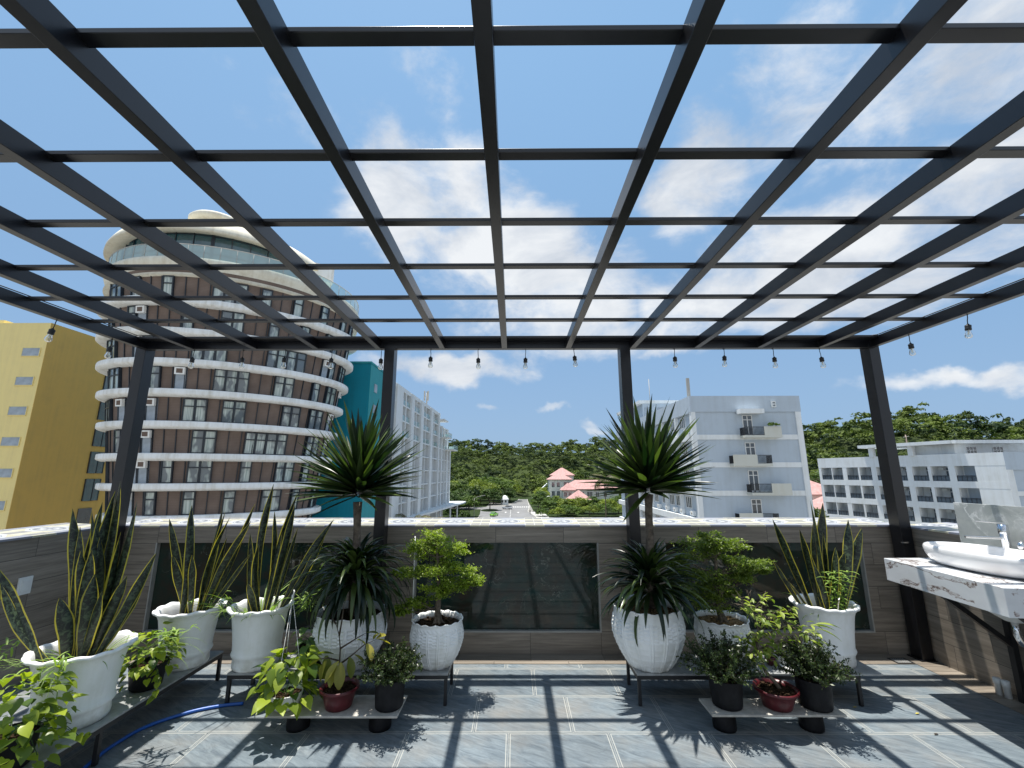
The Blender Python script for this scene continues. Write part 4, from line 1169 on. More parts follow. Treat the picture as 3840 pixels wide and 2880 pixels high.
def balcony_block():
    P0, P1 = (59.8, 87.5), (67.8, 61.5)
    t, L = frame_thing('balcony_block', 'low white block with rows of dark recessed balconies at the right', 'apartment block', P0, P1)
    ops = [(0.5, 2.5), (2.66, 4.6), (5.36, 7.4), (7.68, 9.67), (10.5, 12.65), (12.9, 15.07), (15.9, 18.04), (18.45, 20.67), (21.5, 23.85)]
    tops = [2.7, -0.5, -3.7, -6.9]
    d = 1.7; T = 0.35
    w = MB(); w.box(0, L, 0, 0.32, 2.7, 4.5)
    for z in tops: w.box(0, L, 0.0, 0.32, z - 3.2, z - 2.25 if z > -6 else z - 2.25)
    w.build('front_wall', M['block_white'], t)
    ed = [0.0] + [v for o in ops for v in o] + [L]
    for i in range(0, len(ed), 2):
        MB().box(ed[i], ed[i + 1], 0.012, 0.31, -10.1, 2.699).build('pillar', M['block_white'], t)
    b = MB(); b.box(0.02, L, d, 12, GZ, 4.2); b.build('back_wall', M['block_white'], t)
    f = MB()
    for z in tops: f.box(0.02, 24.5, 0.31, d, z - 3.18, z - 2.27)
    f.box(0.02, 24.5, 0.31, d, 2.72, 2.9)
    for (a, c) in ops: f.box(a - 0.1, a + 0.03, 0.31, d, -10, 2.72)
    f.build('balcony_floor', M['block_white'], t)
    MB().box(24.0, L, 0.31, d, GZ, 4.2).build('end_wall', M['block_white'], t)
    for z in tops[:3]:
        for i, (a, c) in enumerate(ops):
            wd = c - a
            r = MB(); r.box(a + 0.02, c - 0.02, 0.14, 0.18, z - 2.24, z - 1.42)
            ro = r.build('railing', M['rail_dark'], t)
            q = MB(); q.box(a + 0.02, c - 0.02, 0.10, 0.135, z - 1.45, z - 1.40); q.box(a + 0.02, c - 0.02, 0.10, 0.135, z - 1.62, z - 1.59)
            for k in range(5): q.box(a + 0.02 + k * (wd - 0.09) / 4, a + 0.07 + k * (wd - 0.09) / 4, 0.101, 0.134, z - 2.24, z - 1.46)
            q.build('handrail', M['rail_black'], ro)
            x0 = a + wd * 0.42; x1 = c - 0.12
            m = MB()
            for xx in (x0, (x0 + x1) / 2 - 0.05, x1 - 0.09): m.box(xx, xx + 0.1, d - 0.07, d - 0.002, z - 2.25, z - 0.12)
            m.box(x0 + 0.1, x1 - 0.09, d - 0.065, d - 0.003, z - 0.72, z - 0.62); m.box(x0 + 0.1, x1 - 0.09, d - 0.065, d - 0.003, z - 0.22, z - 0.12)
            dd = m.build('door', M['frame_white'], t)
            MB().box(x0 + 0.05, x1 - 0.03, d - 0.04, d - 0.004, z - 2.24, z - 0.15).build('pane', M['win_dark'], dd)
            if i % 2 == 1: MB().box(a + 0.1, a + 0.85, d - 0.3, d - 0.01, z - 0.55, z - 0.2).build('air_conditioner', M['block_white'], t)
    # set-back top floor with a wide flat roof
    MB().box(16.0, 21.9, 0.9, 9, 4.2, 6.0).build('penthouse', M['block_white'], t)
    rf = MB(); rf.box(8.6, 22.0, -0.9, 9, 6.0, 6.5); rf.build('flat_roof', M['block_white'], t)
    for u in (9.9, 15.9): MB().box(u, u + 0.7, -0.3, 0.4, 4.4, 6.0).build('pillar', M['block_white'], t)
    # the end that faces the terrace: square on to it
    a = fold_angle(P0, P1)
    def sq(name, bm, mat):
        o = bm.build(name, mat, t); o.rotation_euler = (0, 0, -a); o.location = (L, 0, 0); return o
    sq('gable_wall', MB().box(0, 20, -0.01, 0.6, 2.1, 4.5), M['block_blue'])
    sq('gable_wall', MB().box(0, 20, 0.25, 10, GZ, 4.2), M['block_blue'])
    g = MB(); g.box(0, 0.9, 0.0, 0.26, GZ, 2.099)
    for z in (-1.1, -4.3, -7.5): g.box(0.9, 20, 0.12, 0.26, z - 0.3, z + 0.3)
    sq('gable_pillar', g, M['block_white'])
    sq('penthouse', MB().box(-1.3, 20, 5.3, 12, 4.2, 6.0), M['block_white'])
    sq('flat_roof', MB().box(-2.0, 20, 4.2, 12, 6.0, 6.5), M['block_white'])
    for x in (0.4, 4.4):
        m = MB()
        for k in range(4): m.box(x + k * 0.5, x + k * 0.5 + 0.09, 5.2, 5.3, 4.3, 5.55)
        m.box(x + 0.09, x + 1.5, 5.21, 5.29, 5.0, 5.08)
        wd = sq('window', m, M['frame_white'])
        MB().box(x + 0.05, x + 1.55, 5.24, 5.28, 4.3, 5.5).build('pane', M['win_dark'], wd)
balcony_block()

def hip(m, x0, x1, y0, y1, ze, zr, oh=0.9, mi=0):
    x0 -= oh; x1 += oh; y0 -= oh; y1 += oh
    w, d = x1 - x0, y1 - y0
    if w >= d: r = [(x0 + d / 2, (y0 + y1) / 2, zr), (x1 - d / 2 + 0.01, (y0 + y1) / 2, zr)]; f = [(0, 1, 5, 4), (1, 2, 5), (2, 3, 4, 5), (3, 0, 4)]
    else: r = [((x0 + x1) / 2, y0 + w / 2, zr), ((x0 + x1) / 2, y1 - w / 2 + 0.01, zr)]; f = [(0, 1, 4), (1, 2, 5, 4), (2, 3, 5), (3, 0, 4, 5)]
    v = [(x0, y0, ze), (x1, y0, ze), (x1, y1, ze), (x0, y1, ze)] + r
    m.add(v, f + [(0, 3, 2, 1)], mi)
    m.box(x0, x1, y0, y1, ze - 0.22, ze - 0.004, mi)
def villa(label, blocks, loc, winrows, name='villa'):
    t = thing(name, label, 'villa', loc)
    for (x0, x1, y0, y1, zw, zr) in blocks:
        MB().box(x0, x1, y0, y1, 0, zw).build('wall', M['villa'], t)
        m = MB(); hip(m, x0, x1, y0, y1, zw + 0.24, zr); m.build('roof', M['roof'], t)
    f = None
    for (x, y, z, w, h) in winrows:
        o = MB().box(0, w, 0, 0.08, 0, h).build('window', M['win_dark'], t); o.location = (x, y - 0.06, z)
        fr = MB(); fr.box(-0.12, 0, -0.04, 0.06, 0, h); fr.box(w, w + 0.12, -0.04, 0.06, 0, h); fr.box(-0.12, w + 0.12, -0.04, 0.06, h, h + 0.12); fr.box(w / 2 - 0.05, w / 2 + 0.05, -0.03, 0.06, 0, h)
        fr.build('frame', M['frame_white'], o)
    return t
t = villa('white villa with stepped red hipped roofs rising highest beside the wooded hill', [(0, 13, 0, 11, 11.6, 15.5), (3.0, 16, 12, 24, 14.0, 18.8)], (20.5, 262, GZ),
      [(1.5, 0, 7.5, 1.6, 2.6), (4.5, 0, 7.5, 1.6, 2.6), (8.5, 0, 7.5, 3.2, 2.8), (1.5, 0, 2.6, 1.6, 2.6), (4.5, 0, 2.6, 1.6, 2.6), (8.8, 0, 2.6, 2.4, 2.4)])
MB().box(-8.5, -0.2, -10, 0, 0, 2.4).build('garden_wall', M['villa'], t)
MB().box(-5.0, 1.5, -16, -10.2, 0, 1.3).build('garden_wall', M['villa'], t)
villa('white villa with one long red roof in front of the higher stepped villa', [(0, 27, 0, 12, 7.3, 11.9), (-1.2, 4.5, -2.6, 3.5, 6.9, 10.6)], (25.5, 226, GZ),
      [(8, 0, 3.8, 1.6, 2.2), (11.2, 0, 3.8, 2.6, 2.4), (15.5, 0, 3.8, 1.6, 2.2), (19.5, 0, 3.8, 1.6, 2.2), (-0.6, -2.6, 4.0, 1.4, 2.0), (1.6, -2.6, 4.0, 1.4, 2.0)])
pv = thing('pavilion', 'small pavilion with a pyramid red roof in front of the long villa', 'pavilion', (25.2, 207, GZ))
m = MB(); hip(m, 0, 10.5, 0, 10.5, 2.9, 7.6, 0.8); m.build('roof', M['roof'], pv)
for x in (0, 10.0):
    for y in (0, 10.0): MB().box(x, x + 0.5, y, y + 0.5, 0, 2.7).build('pillar', M['villa'], pv)
villa('small red roofed villa glimpsed between the pale blue block and the right white block', [(0, 14, 0, 12, 9.0, 13.2), (1, 12, -9, -0.5, 5.6, 9.4)], (80, 128, GZ), [(2, -9, 3.2, 1.5, 1.6), (8, -9, 3.2, 1.5, 1.6), (3, 0, 6.9, 1.6, 1.5), (7.5, 0, 6.9, 1.6, 1.5)])
villa('far small house with a pale roof in the trees of the right hill', [(0, 9, 0, 8, 4.0, 6.5)], (146, 215, -1.5), [(2, 0, 1.5, 1.5, 1.5)], name='house')
# stair parapet climbing the hill edge
s = MB(); s.beam((10.5, 262, GZ + 1.2), (22.0, 300, GZ + 8.5), 0.5, 0.9)
tag(s.build('stair_wall', M['block_white']), 'thin white stair parapet climbing beside the stepped villa', 'wall')
# guard house
g = thing('guardhouse', 'small round white guardhouse with a domed roof beside the road', 'guardhouse', (-4.9, 226, GZ))
MB().lathe([(1.85, 0), (1.85, 2.5)], 20, close=False).build('wall', M['block_white'], g)
MB().lathe([(2.3, 2.5), (2.3, 2.75), (1.9, 2.8), (1.75, 3.3), (1.3, 4.0), (0.6, 4.4), (0.0, 4.5)], 24, close=False).build('roof', M['block_white'], g)
for a in (-2.2, -1.2): o = MB().box(-0.45, 0.45, -0.05, 0.05, 0, 1.0).build('window', M['win_dark'], g); o.location = (1.86 * math.cos(a), 1.86 * math.sin(a), 1.1); o.rotation_euler = (0, 0, a + math.pi / 2)

def car(label, loc, rz, paint, suv=False):
    t = thing('car', label, 'car', loc, rz)
    m, tt, b = new_mat('car_paint_' + ('lime' if not suv else 'white'))
    b.inputs['Base Color'].default_value = (*paint, 1); b.inputs['Roughness'].default_value = 0.25; b.inputs['Coat Weight'].default_value = 0.8
    H = 1.62 if suv else 1.46; Lh = 2.25
    prof = [(-Lh, 0.42), (-Lh - 0.05, 0.75), (-Lh + 0.1, 0.98), (-Lh + 0.75, 1.02), (-Lh + 0.95, 1.04), (1.1, 1.02), (Lh - 0.1, 0.86), (Lh, 0.62), (Lh, 0.38), (1.85, 0.28), (-1.85, 0.28)]
    def extr(pr, w0, w1, zsp):
        n = len(pr); v = []
        for s_ in (-1, 1):
            for x, z in pr: v.append((s_ * (w0 if z < zsp else w1), x, z))
        f = [tuple(range(n)), tuple(range(2 * n - 1, n - 1, -1))] + [(i, n + i, n + (i + 1) % n, (i + 1) % n) for i in range(n)]
        return v, f
    bd = MB(); bd.add(*extr(prof, 0.88, 0.84, 0.9)); bd.build('body', m, t, bevel=0.05)
    cab = [(-2.05, 1.0), (-1.65, H - 0.06), (-1.2, H), (0.15, H), (0.95, 1.0)]
    v, f = extr(cab, 0.80, 0.66, 1.2)
    MB().add(v, f).build('cabin', M['win_dark'], t, bevel=0.03)
    rf = [(-1.6, H - 0.02), (-1.2, H + 0.025), (0.15, H + 0.02), (0.3, H - 0.09), (-1.5, H - 0.10)]
    v, f = extr(rf, 0.69, 0.67, 9); MB().add(v, f).build('roof', m, t)
    for x in (-1.4, 1.4):
        for s_ in (-1, 1):
            w = MB().lathe([(0.0, -0.1), (0.33, -0.1), (0.34, 0.1), (0.0, 0.1)], 20, close=False); o = w.build('wheel', M['tyre'], t)
            o.rotation_euler = (0, math.pi / 2, 0); o.location = (s_ * 0.80, x, 0.34)
            r_ = MB().lathe([(0.2, 0.11 * s_), (0.0, 0.12 * s_)], 14, close=False).build('rim', M['chrome'], o)
    for s_ in (-1, 1):
        MB().box(s_ * 0.62 - 0.16, s_ * 0.62 + 0.16, -Lh - 0.09, -Lh + 0.02, 0.72, 0.9).build('taillight', M['maroon'], t)
    return t
car('bright lime green car on the road below', (-7.3, 164.5, GZ + 0.02), R(-18), (0.30, 0.72, 0.05))
car('white car on the road close to the guardhouse', (-3.0, 196.5, GZ + 0.02), R(62), (0.75, 0.77, 0.80), True)

def person(label, loc, rz, top, leg):
    me = bpy.data.meshes.new('person')
    v = [(0, 0, 0.92), (0, 0, 1.15), (0, 0, 1.38), (0, 0, 1.50), (0, 0.01, 1.60), (0, 0.01, 1.70), (0.18, 0, 1.40), (0.25, 0.03, 1.12), (0.24, 0.14, 0.90), (-0.18, 0, 1.40), (-0.25, -0.02, 1.12), (-0.24, -0.05, 0.86),
         (0.10, 0, 0.86), (0.11, 0.12, 0.48), (0.11, 0.05, 0.08), (0.11, 0.18, 0.04), (-0.10, 0, 0.86), (-0.11, -0.06, 0.48), (-0.11, -0.2, 0.10), (-0.11, -0.08, 0.04)]
    e = [(0, 1), (1, 2), (2, 3), (3, 4), (4, 5), (2, 6), (6, 7), (7, 8), (2, 9), (9, 10), (10, 11), (0, 12), (12, 13), (13, 14), (14, 15), (0, 16), (16, 17), (17, 18), (18, 19)]
    r = [.15, .15, .17, .06, .10, .08, .06, .05, .04, .06, .05, .04, .10, .07, .05, .04, .10, .07, .05, .04]
    me.from_pydata(v, e, []); o = bpy.data.objects.new('person', me); COL.objects.link(o)
    sk = o.modifiers.new('skin', 'SKIN')
    for i, s_ in enumerate(me.skin_vertices[0].data): s_.radius = (r[i], r[i] * 0.75); s_.use_root = (i == 0)
    o.modifiers.new('sub', 'SUBSURF').levels = 1
    m, t, b = new_mat('clothes_' + top[0]); p = t.tc('Object'); z = t.sep(p)[2]
    c = t.mix(t.m('GREATER_THAN', z, 0.92), leg, top[1]); c = t.mix(t.m('GREATER_THAN', z, 1.48), c, (0.35, 0.22, 0.15)); c = t.mix(t.m('GREATER_THAN', z, 1.66), c, (0.02, 0.015, 0.01))
    t.put(b.inputs['Base Color'], c); b.inputs['Roughness'].default_value = 0.8
    me.materials.append(m); o.location = loc; o.rotation_euler = (0, 0, rz)
    return tag(o, label, 'person')
person('person in dark clothes walking at the right edge of the road', (6.0, 171.5, GZ + 0.02), 0.4, ('dark', (0.03, 0.03, 0.04)), (0.04, 0.04, 0.06))
person('person in a dark blue top standing on the roadside pavement by the trees', (8.3, 171, GZ + 0.12), 2.0, ('blue', (0.03, 0.04, 0.09)), (0.02, 0.02, 0.03))
lp = thing('street_lamp', 'grey street lamp with one arm between the two left roadside trees', 'street lamp', (-14.2, 160, GZ))
MB().tube([(0, 0, 0), (0, 0, 6.6)], [0.11, 0.07], 8).build('pole', M['kerb'], lp)
MB().tube([(0, 0, 6.4), (1.2, 0, 7.1), (3.2, 0, 7.5)], 0.06, 6).build('arm', M['kerb'], lp)
MB().box(3.0, 3.9, -0.16, 0.16, 7.42, 7.56).build('lamp', M['kerb'], lp)
ms = thing('radio_mast', 'thin red and white mast rising from the wooded hill at the right', 'mast', (164, 184, 2))
MB().tube([(0, 0, 0), (0, 0, 15.5)], [0.45, 0.22], 6).build('mast', plain('rust_mast', (0.30, 0.24, 0.20), 0.8, 0.3, 1), ms)
MB().tube([(-1.2, 0, 14.4), (1.4, 0, 14.9)], 0.12, 6).build('crossarm', M['kerb'], ms)

# ------------------------------------------------------------------ trees
def crown_leaves(lv, rng, c, rad, n_clump, per, size, tint=(0.5, 0.2), flat=1.0, hollow=0.55):
    c = np.array(c); rad = np.array(rad)
    for _ in range(n_clump):
        d = rng.normal(size=3); d /= np.linalg.norm(d); d[2] = abs(d[2]) * 1.1 - 0.25
        rr = rng.uniform(hollow, 1.0)
        cc = c + d * rad * rr
        cr = rad.mean() * rng.uniform(0.22, 0.38)
        q = rng.normal(size=(per, 3)); q /= np.linalg.norm(q, axis=1)[:, None]
        q[:, 2] = np.abs(q[:, 2]) * 1.15 - 0.3
        P = cc + q * cr * rng.uniform(0.6, 1.05, (per, 1)) * np.array([1, 1, 0.62 * flat])
        N = q * 0.8 + rng.normal(size=(per, 3)) * 0.45 + np.array([0, 0, 0.5]); N /= np.linalg.norm(N, axis=1)[:, None]
        tt = np.clip(tint[0] + rng.normal() * tint[1] + rng.normal(size=per) * 0.12, 0, 1)
        lv.small(P, N, size, tt, rng)
def tree(label, loc, h, r, mat, seed, group='trees along the street', size=0.42, clumps=60, per=34, flat=1.0, name='tree', rad=None, tint=(0.5, 0.25), low=False):
    rng = np.random.default_rng(seed); t = thing(name, label, 'tree', loc, 0, group)
    tr = MB(); tr.tube([(0, 0, 0), (0.1 * r * 0.2, 0, h * 0.3), (0, 0.05, h * 0.62)], [0.05 * h * 0.5, 0.035 * h * 0.5, 0.02 * h * 0.5], 8)
    for k in range(6):
        a = k * 1.05 + rng.uniform(0, .5); z = h * rng.uniform(0.28, 0.5)
        tr.tube([(0, 0, z), (0.35 * r * math.cos(a), 0.35 * r * math.sin(a), z + 0.16 * h), (0.7 * r * math.cos(a), 0.7 * r * math.sin(a), z + 0.28 * h)], [0.018 * h * 0.6, 0.012 * h * 0.6, 0.004 * h], 6)
    tr.build('trunk', M['bark'], t)
    lv = Leaves(); rad = rad or (r, r, h * (0.50 if low else 0.38) * flat)
    crown_leaves(lv, rng, (0, 0, h * (0.42 if low else 0.60)), rad, clumps, per, size, tint)
    lv.build('crown', mat, t)
    return t
def palm(label, loc, h, L, seed, group='palms near the buildings', n=16, name='palm_tree'):
    rng = np.random.default_rng(seed); t = thing(name, label, 'palm', loc, 0, group)
    MB().tube([(0, 0, 0), (0.15, 0, h * 0.5), (0.1, 0.1, h)], [0.2, 0.15, 0.13], 8).build('trunk', M['bark'], t)
    lv = Leaves(); st = MB()
    for k in range(n):
        a = k * 2.4 + rng.uniform(-.2, .2); e = rng.uniform(0.1, 1.2)
        p = Vector((0.1, 0.1, h)); d = Vector((math.cos(a) * math.cos(e), math.sin(a) * math.cos(e), math.sin(e))); pts = [tuple(p)]
        sd = d.cross(Vector((0, 0, 1))).normalized(); ax = d.cross(Vector((0, 0, -1))).normalized(); m = 12; tn = rng.uniform(0.2, 0.9)
        for i in range(m):
            p = p + d * (L / m); d = (Matrix.Rotation(1.9 / m, 3, ax) @ d).normalized(); pts.append(tuple(p))
            ll = L * 0.34 * math.sin(math.pi * (i + 1.5) / (m + 2)) 
            for s_ in (-1, 1):
                lv.blade(p, sd * s_ + d * 0.5 + Vector((0, 0, -0.3)), ll, L * 0.045, 0.8, n=3, tint=tn, side=d)
        st.tube(pts, 0.02 * L, 4)
    cr = lv.build('crown', M['palm_leaf'], t); st.build('frond_stem', M['bark'], cr)
    return t

TY, TD, TM = M['tree_yellow'], M['tree_dark'], M['tree_leaf']
tree('round dark tree standing on the traffic island near the white car', (-10.3, 191, GZ), 9.6, 4.2, TD, 1, clumps=110)
tree('dark roadside tree nearest the white hotel canopy', (-21.5, 160, GZ), 8.8, 3.9, TD, 2)
tree('roadside tree with a lighter top left of the lime green car', (-16.2, 162, GZ), 7.6, 3.7, TM, 3)
tree('slim green tree beside the hotel canopy corner', (-25.0, 172, GZ), 9.5, 3.0, TM, 31)
for i, (x, y, h, r, mt, lab) in enumerate([
    (-17, 226, 14, 8.0, TY, 'broad yellow green canopy tree behind the island tree'),
    (-7, 244, 14.5, 7.5, TM, 'broad mid green canopy tree behind the guardhouse'),
    (-2.5, 256, 14, 6.0, TY, 'yellow green tree where the road meets the wood'),
    (-27, 214, 13, 7.0, TM, 'wide green tree behind the roadside trees at the hotel corner'),
    (-33, 240, 15, 8.0, TY, 'tall yellow green tree beside the far end of the hotel'),
    (-15, 262, 16, 8.0, TM, 'tall green tree at the foot of the hill'),
    (-38, 200, 11, 6.5, TM, 'dense green tree behind the hotel canopy'), (-24, 196, 9, 5.5, TD, 'low dark tree between the hotel corner and the traffic island'),
    (-31, 180, 9.5, 5.0, TM, 'green tree beside the last hotel pillar'), (-4.5, 238, 9, 4.0, TD, 'dark tree right behind the guardhouse'), (-10.5, 228, 9.5, 4.5, TD, 'dark tree left behind the guardhouse')]):
    tree(lab, (x, y, GZ), h, r * 1.2, mt, 40 + i, 'big canopy trees at the foot of the hill', 0.5, 120, 34, low=True)
tree('pale yellow leaved tree in front of the stepped villa', (13.8, 232, GZ), 8.5, 4.4, TY, 50, size=0.4, tint=(0.85, 0.12))
for i, (x, y, h, r, mt, lab) in enumerate([
    (9.8, 184, 8.0, 3.0, TM, 'green tree at the right kerb opposite the lime green car'),
    (11.4, 194, 9.0, 3.4, TD, 'darker tree behind the right kerb below the villa'),
    (13.6, 176, 6.0, 3.4, TM, 'low green tree right of the two walkers'),
    (17.5, 178, 5.2, 3.6, TY, 'low yellow green tree below the pavilion'),
    (21.5, 176, 6.4, 3.8, TY, 'bushy yellow green tree in front of the pavilion'),
    (26.0, 175, 7.4, 4.0, TY, 'bushy yellow green tree right of the pavilion'),
    (30.5, 174, 7.2, 4.0, TM, 'green bushy tree beside the palm'),
    (35.5, 173, 6.6, 4.2, TY, 'yellow green bushy tree next to the pale blue block'),
    (19.5, 168, 4.4, 3.4, TM, 'low shrubby tree just above the parapet below the villas'),
    (14.5, 186, 6.5, 4.0, TM, 'green tree below the villa garden wall'), (40.5, 176, 7.6, 4.4, TM, 'green bushy tree mostly hidden by the pale blue block'),
    (25.5, 186, 6.0, 4.0, TD, 'darker bushy tree at the left foot of the pavilion'), (12.2, 212, 8.5, 3.8, TM, 'green tree left of the villa terrace wall'), (18.0, 194, 6.5, 4.2, TY, 'yellow green tree before the villa terrace wall')]):
    tree(lab, (x, y, GZ), h, r, mt, 60 + i, 'trees between the road and the villas', 0.34, 80, 34, name='tree', low=True)
for i, (x, y, h, r, mt, lab) in enumerate([
    (10.2, 163, 3.4, 2.6, TM, 'low bush at the right kerb beside the walkers'), (15.5, 162, 3.6, 3.2, TY, 'low yellow green bush right of the walkers'),
    (21.0, 162, 4.2, 3.6, TM, 'low rounded bush below the pavilion roof'), (27.0, 163, 5.0, 3.8, TY, 'low yellow green bush below the long villa'),
    (33.0, 163, 5.2, 3.8, TM, 'low green bush below the palm'), (39.0, 164, 5.0, 3.8, TY, 'low yellow green bush beside the pale blue block'),
    (-17.0, 156, 2.6, 1.8, TD, 'clipped bush at the left edge of the road'), (-20.0, 158, 3.6, 2.4, TM, 'low bush below the roadside tree by the hotel'),
    (-24.5, 158, 4.2, 3.0, TD, 'low dark bush under the hotel canopy edge'), (-29.0, 160, 4.6, 3.4, TM, 'low bush among the hotel pillars')]):
    tree(lab, (x, y, GZ), h, r, mt, 120 + i, 'bushes along the road', 0.26, 60, 34, name='bush', low=True)
palm('tall palm with drooping fronds before the red roofs', (27.2, 135, GZ), 13.0, 5.4, 5)
palm('small palm at the foot of the white hotel, beside the second post', (-19.6, 81, GZ), 7.0, 2.6, 6)
palm('small palm at the foot of the white hotel, the middle one of three', (-17.6, 84, GZ), 6.6, 2.6, 7)
palm('small palm at the foot of the white hotel, the one nearest the road', (-15.4, 87, GZ), 6.0, 2.6, 8)
palm('low palm at the ochre wall, nearer the corner of the yellow building', (-51.5, 47, GZ), 8.6, 2.4, 9)
palm('low palm at the ochre wall, nearer the round tower', (-48.0, 46.5, GZ), 9.0, 2.2, 10)
for i, (x, y, h, r, mt, lab) in enumerate([
    (42.0, 64, 11.6, 2.4, TM, 'green tree in the gap between the pale blue block and the right block'),
    (41.5, 57, 9.6, 3.0, TY, 'feathery yellow green tree top before the right block, leftmost'),
    (45.5, 57, 9.7, 3.2, TY, 'feathery yellow green tree top before the right block, middle one'),
    (49.0, 55, 9.5, 2.8, TY, 'feathery yellow green tree top before the right block, beside the right post')]):
    tree(lab, (x, y, GZ), h, r, mt, 80 + i, 'trees in front of the right white block', 0.18, 90, 50, name='tree')
for i, (x, y, h, r) in enumerate([(93, 122, 17.5, 7.5), (100, 140, 16, 9), (112, 150, 15, 9)]):
    tree(['light green rounded tree standing out left of the right block roof', 'dark tree left of the light green rounded tree behind the right block', 'dark tree right of the light green rounded tree behind the right block'][i], (x, y, GZ + i * 1.5), h, r, (TY, TD, TM)[i], 90 + i, 'trees behind the right white block', 0.5, 50, 26)

sh = thing('balcony_shrub', 'leafy shrub growing over the parapet of the top balcony of the pale blue block', 'shrub', (29.2, 49.25, 5.82))
MB().lathe([(0.2, 0), (0.28, 0.5), (0.30, 0.55), (0.26, 0.5)], 14).build('pot', M['maroon'], sh)
MB().tube([(0, 0, 0.4), (0.1, 0, 0.8), (0.3, -0.1, 1.1)], 0.04, 6).build('stem', M['bark'], sh)
lv = Leaves(); crown_leaves(lv, np.random.default_rng(3), (0.0, -0.1, 1.15), (0.75, 0.4, 0.35), 26, 26, 0.09, (0.45, 0.2)); lv.build('foliage', M['tree_leaf'], sh)

def forest():
    rng = np.random.default_rng(11); lv = Leaves()
    n = 0
    cells = [(-14, 16, 2.35), (30.5, 53, 2.2), (-60, -14, 5.0), (16, 30.5, 5.0)]
    for a0, a1, dens in cells:
        r = 150.0
        while r < 445:
            az = a0
            step = (7.0 if a1 - a0 < 31 else 16.0)
            dr = 7.5 if a1 - a0 < 31 else 16
            while az < a1:
                da = math.degrees(step / r)
                aa = az + rng.uniform(-0.5, 0.5) * da; rr = r + rng.uniform(-0.5, 0.5) * dr
                az += da
                f, rg = foot(aa), ridge(aa)
                near = 206 if aa < -4.3 else f + 2
                if rr < near or rr > rg + 22: continue
                if aa < -4.3 and rr < f and abs(rr - 222) < 12 and aa > -6.5: continue
                x, y = rr * math.sin(R(aa)), rr * math.cos(R(aa))
                if 16 < x < 42 and y < 292: continue
                z = float(terrain(x, y)) if rr > f else GZ - 0.5
                s = (rng.uniform(0.55, 1.25) if rng.random() < 0.88 else rng.uniform(1.3, 1.75)) * (1.0 if a1 - a0 < 31 else 1.7)
                rad = np.array([5.0, 5.0, 4.6]) * s
                tall = 3.6 * s + rng.uniform(0, 2.0)
                k = 12
                base = np.clip(rng.beta(1.5, 2.0) + 0.22 * math.sin(x * 0.05) * math.cos(y * 0.06), 0, 1)
                crown_leaves(lv, rng, (x, y, z + tall), rad, k, 34, 0.56 * s, (base, 0.20), 1.0, 0.5)
                n += 1
            r += dr
    o = lv.build('forest', M['forest_leaf']); o['kind'] = 'stuff'
    o['label'] = 'dense green wood covering the hills behind the buildings'; o['category'] = 'wood'
forest()

# ------------------------------------------------------------------ benches and shelves
def bench(name, label, x0, x1, y0, y1, legs, slab_over=(0, 0), rz=0, z=0.21):
    t = thing(name, label, 'plant bench', ((x0 + x1) / 2, (y0 + y1) / 2, 0), rz, 'low black steel plant benches')
    cx, cy = (x0 + x1) / 2, (y0 + y1) / 2; a, b, c, d = x0 - cx, x1 - cx, y0 - cy, y1 - cy
    MB().box(a - slab_over[0], b + slab_over[1], c - 0.004, d + 0.01, z - 0.014, z).build('slab', M['concrete_slab'], t, bevel=0.002)
    s = 0.022
    f = MB(); zz = z - 0.0145
    f.box(a, b, c, c + s, zz - 0.026, zz); f.box(a, b, d - s, d, zz - 0.026, zz)
    f.box(a, a + s, c + s, d - s, zz - 0.026, zz); f.box(b - s, b, c + s, d - s, zz - 0.026, zz)
    for q in np.linspace(a, b, 5)[1:-1]: f.box(q - s / 2, q + s / 2, c + s, d - s, zz - 0.022, zz - 0.001)
    f.build('frame', M['bench_steel'], t)
    for lx in legs:
        for ly in (c, d - s):
            MB().box(lx - cx - s / 2, lx - cx + s / 2, ly, ly + s, 0.004, zz - 0.0265).build('leg', M['bench_steel'], t)
    return t
bench('plant_bench', 'low black steel bench under the bright green bonsai and left dracaena', -2.05, -0.475, 3.455, 3.79, [-2.035, -0.49])
bench('plant_bench', 'low black steel bench under the right plants, slab overhanging at its right end', 0.87, 2.45, 3.455, 3.79, [0.885, 2.436], (0, 0.16))
# the long one by the left wall runs towards the photographer
t = thing('plant_bench', 'long black steel bench running towards the camera along the left side', 'plant bench', (-2.53, 2.9, 0), 0, 'low black steel plant benches')
MB().box(-0.22, 0.19, -1.25, 0.96, 0.196, 0.21).build('slab', M['concrete_slab'], t, bevel=0.002)
f = MB(); f.box(-0.22, -0.198, -1.24, 0.955, 0.168, 0.1955); f.box(0.165, 0.187, -1.24, 0.955, 0.168, 0.1955); f.box(-0.198, 0.165, 0.933, 0.955, 0.168, 0.1955); f.box(-0.198, 0.165, -1.24, -1.22, 0.168, 0.1955)
f.build('frame', M['bench_steel'], t)
for y in (-1.24, -0.1, 0.933):
    for x in (-0.22, 0.165): MB().box(x, x + 0.022, y, y + 0.022, 0.004, 0.1675).build('leg', M['bench_steel'], t)
def low_shelf(label, x0, x1, y0, y1, cans):
    t = thing('low_shelf', label, 'shelf', ((x0 + x1) / 2, (y0 + y1) / 2, 0), 0, 'pale boards on upturned pots')
    cx, cy = t.location.x, t.location.y
    MB().box(x0 - cx, x1 - cx, y0 - cy, y1 - cy, 0.124, 0.137).build('board', M['shelf_slab'], t, bevel=0.0015)
    for x in cans:
        MB().lathe([(0.07, 0.001), (0.072, 0.02), (0.066, 0.12), (0.06, 0.1235), (0.0, 0.1236)], 28, x - cx, 3.2 - cy).build('support_pot', M['black_bag'], t)
low_shelf('pale low board on two dark upturned pots before the left dracaena', -1.545, -0.725, 3.045, 3.31, [-1.40, -0.87])
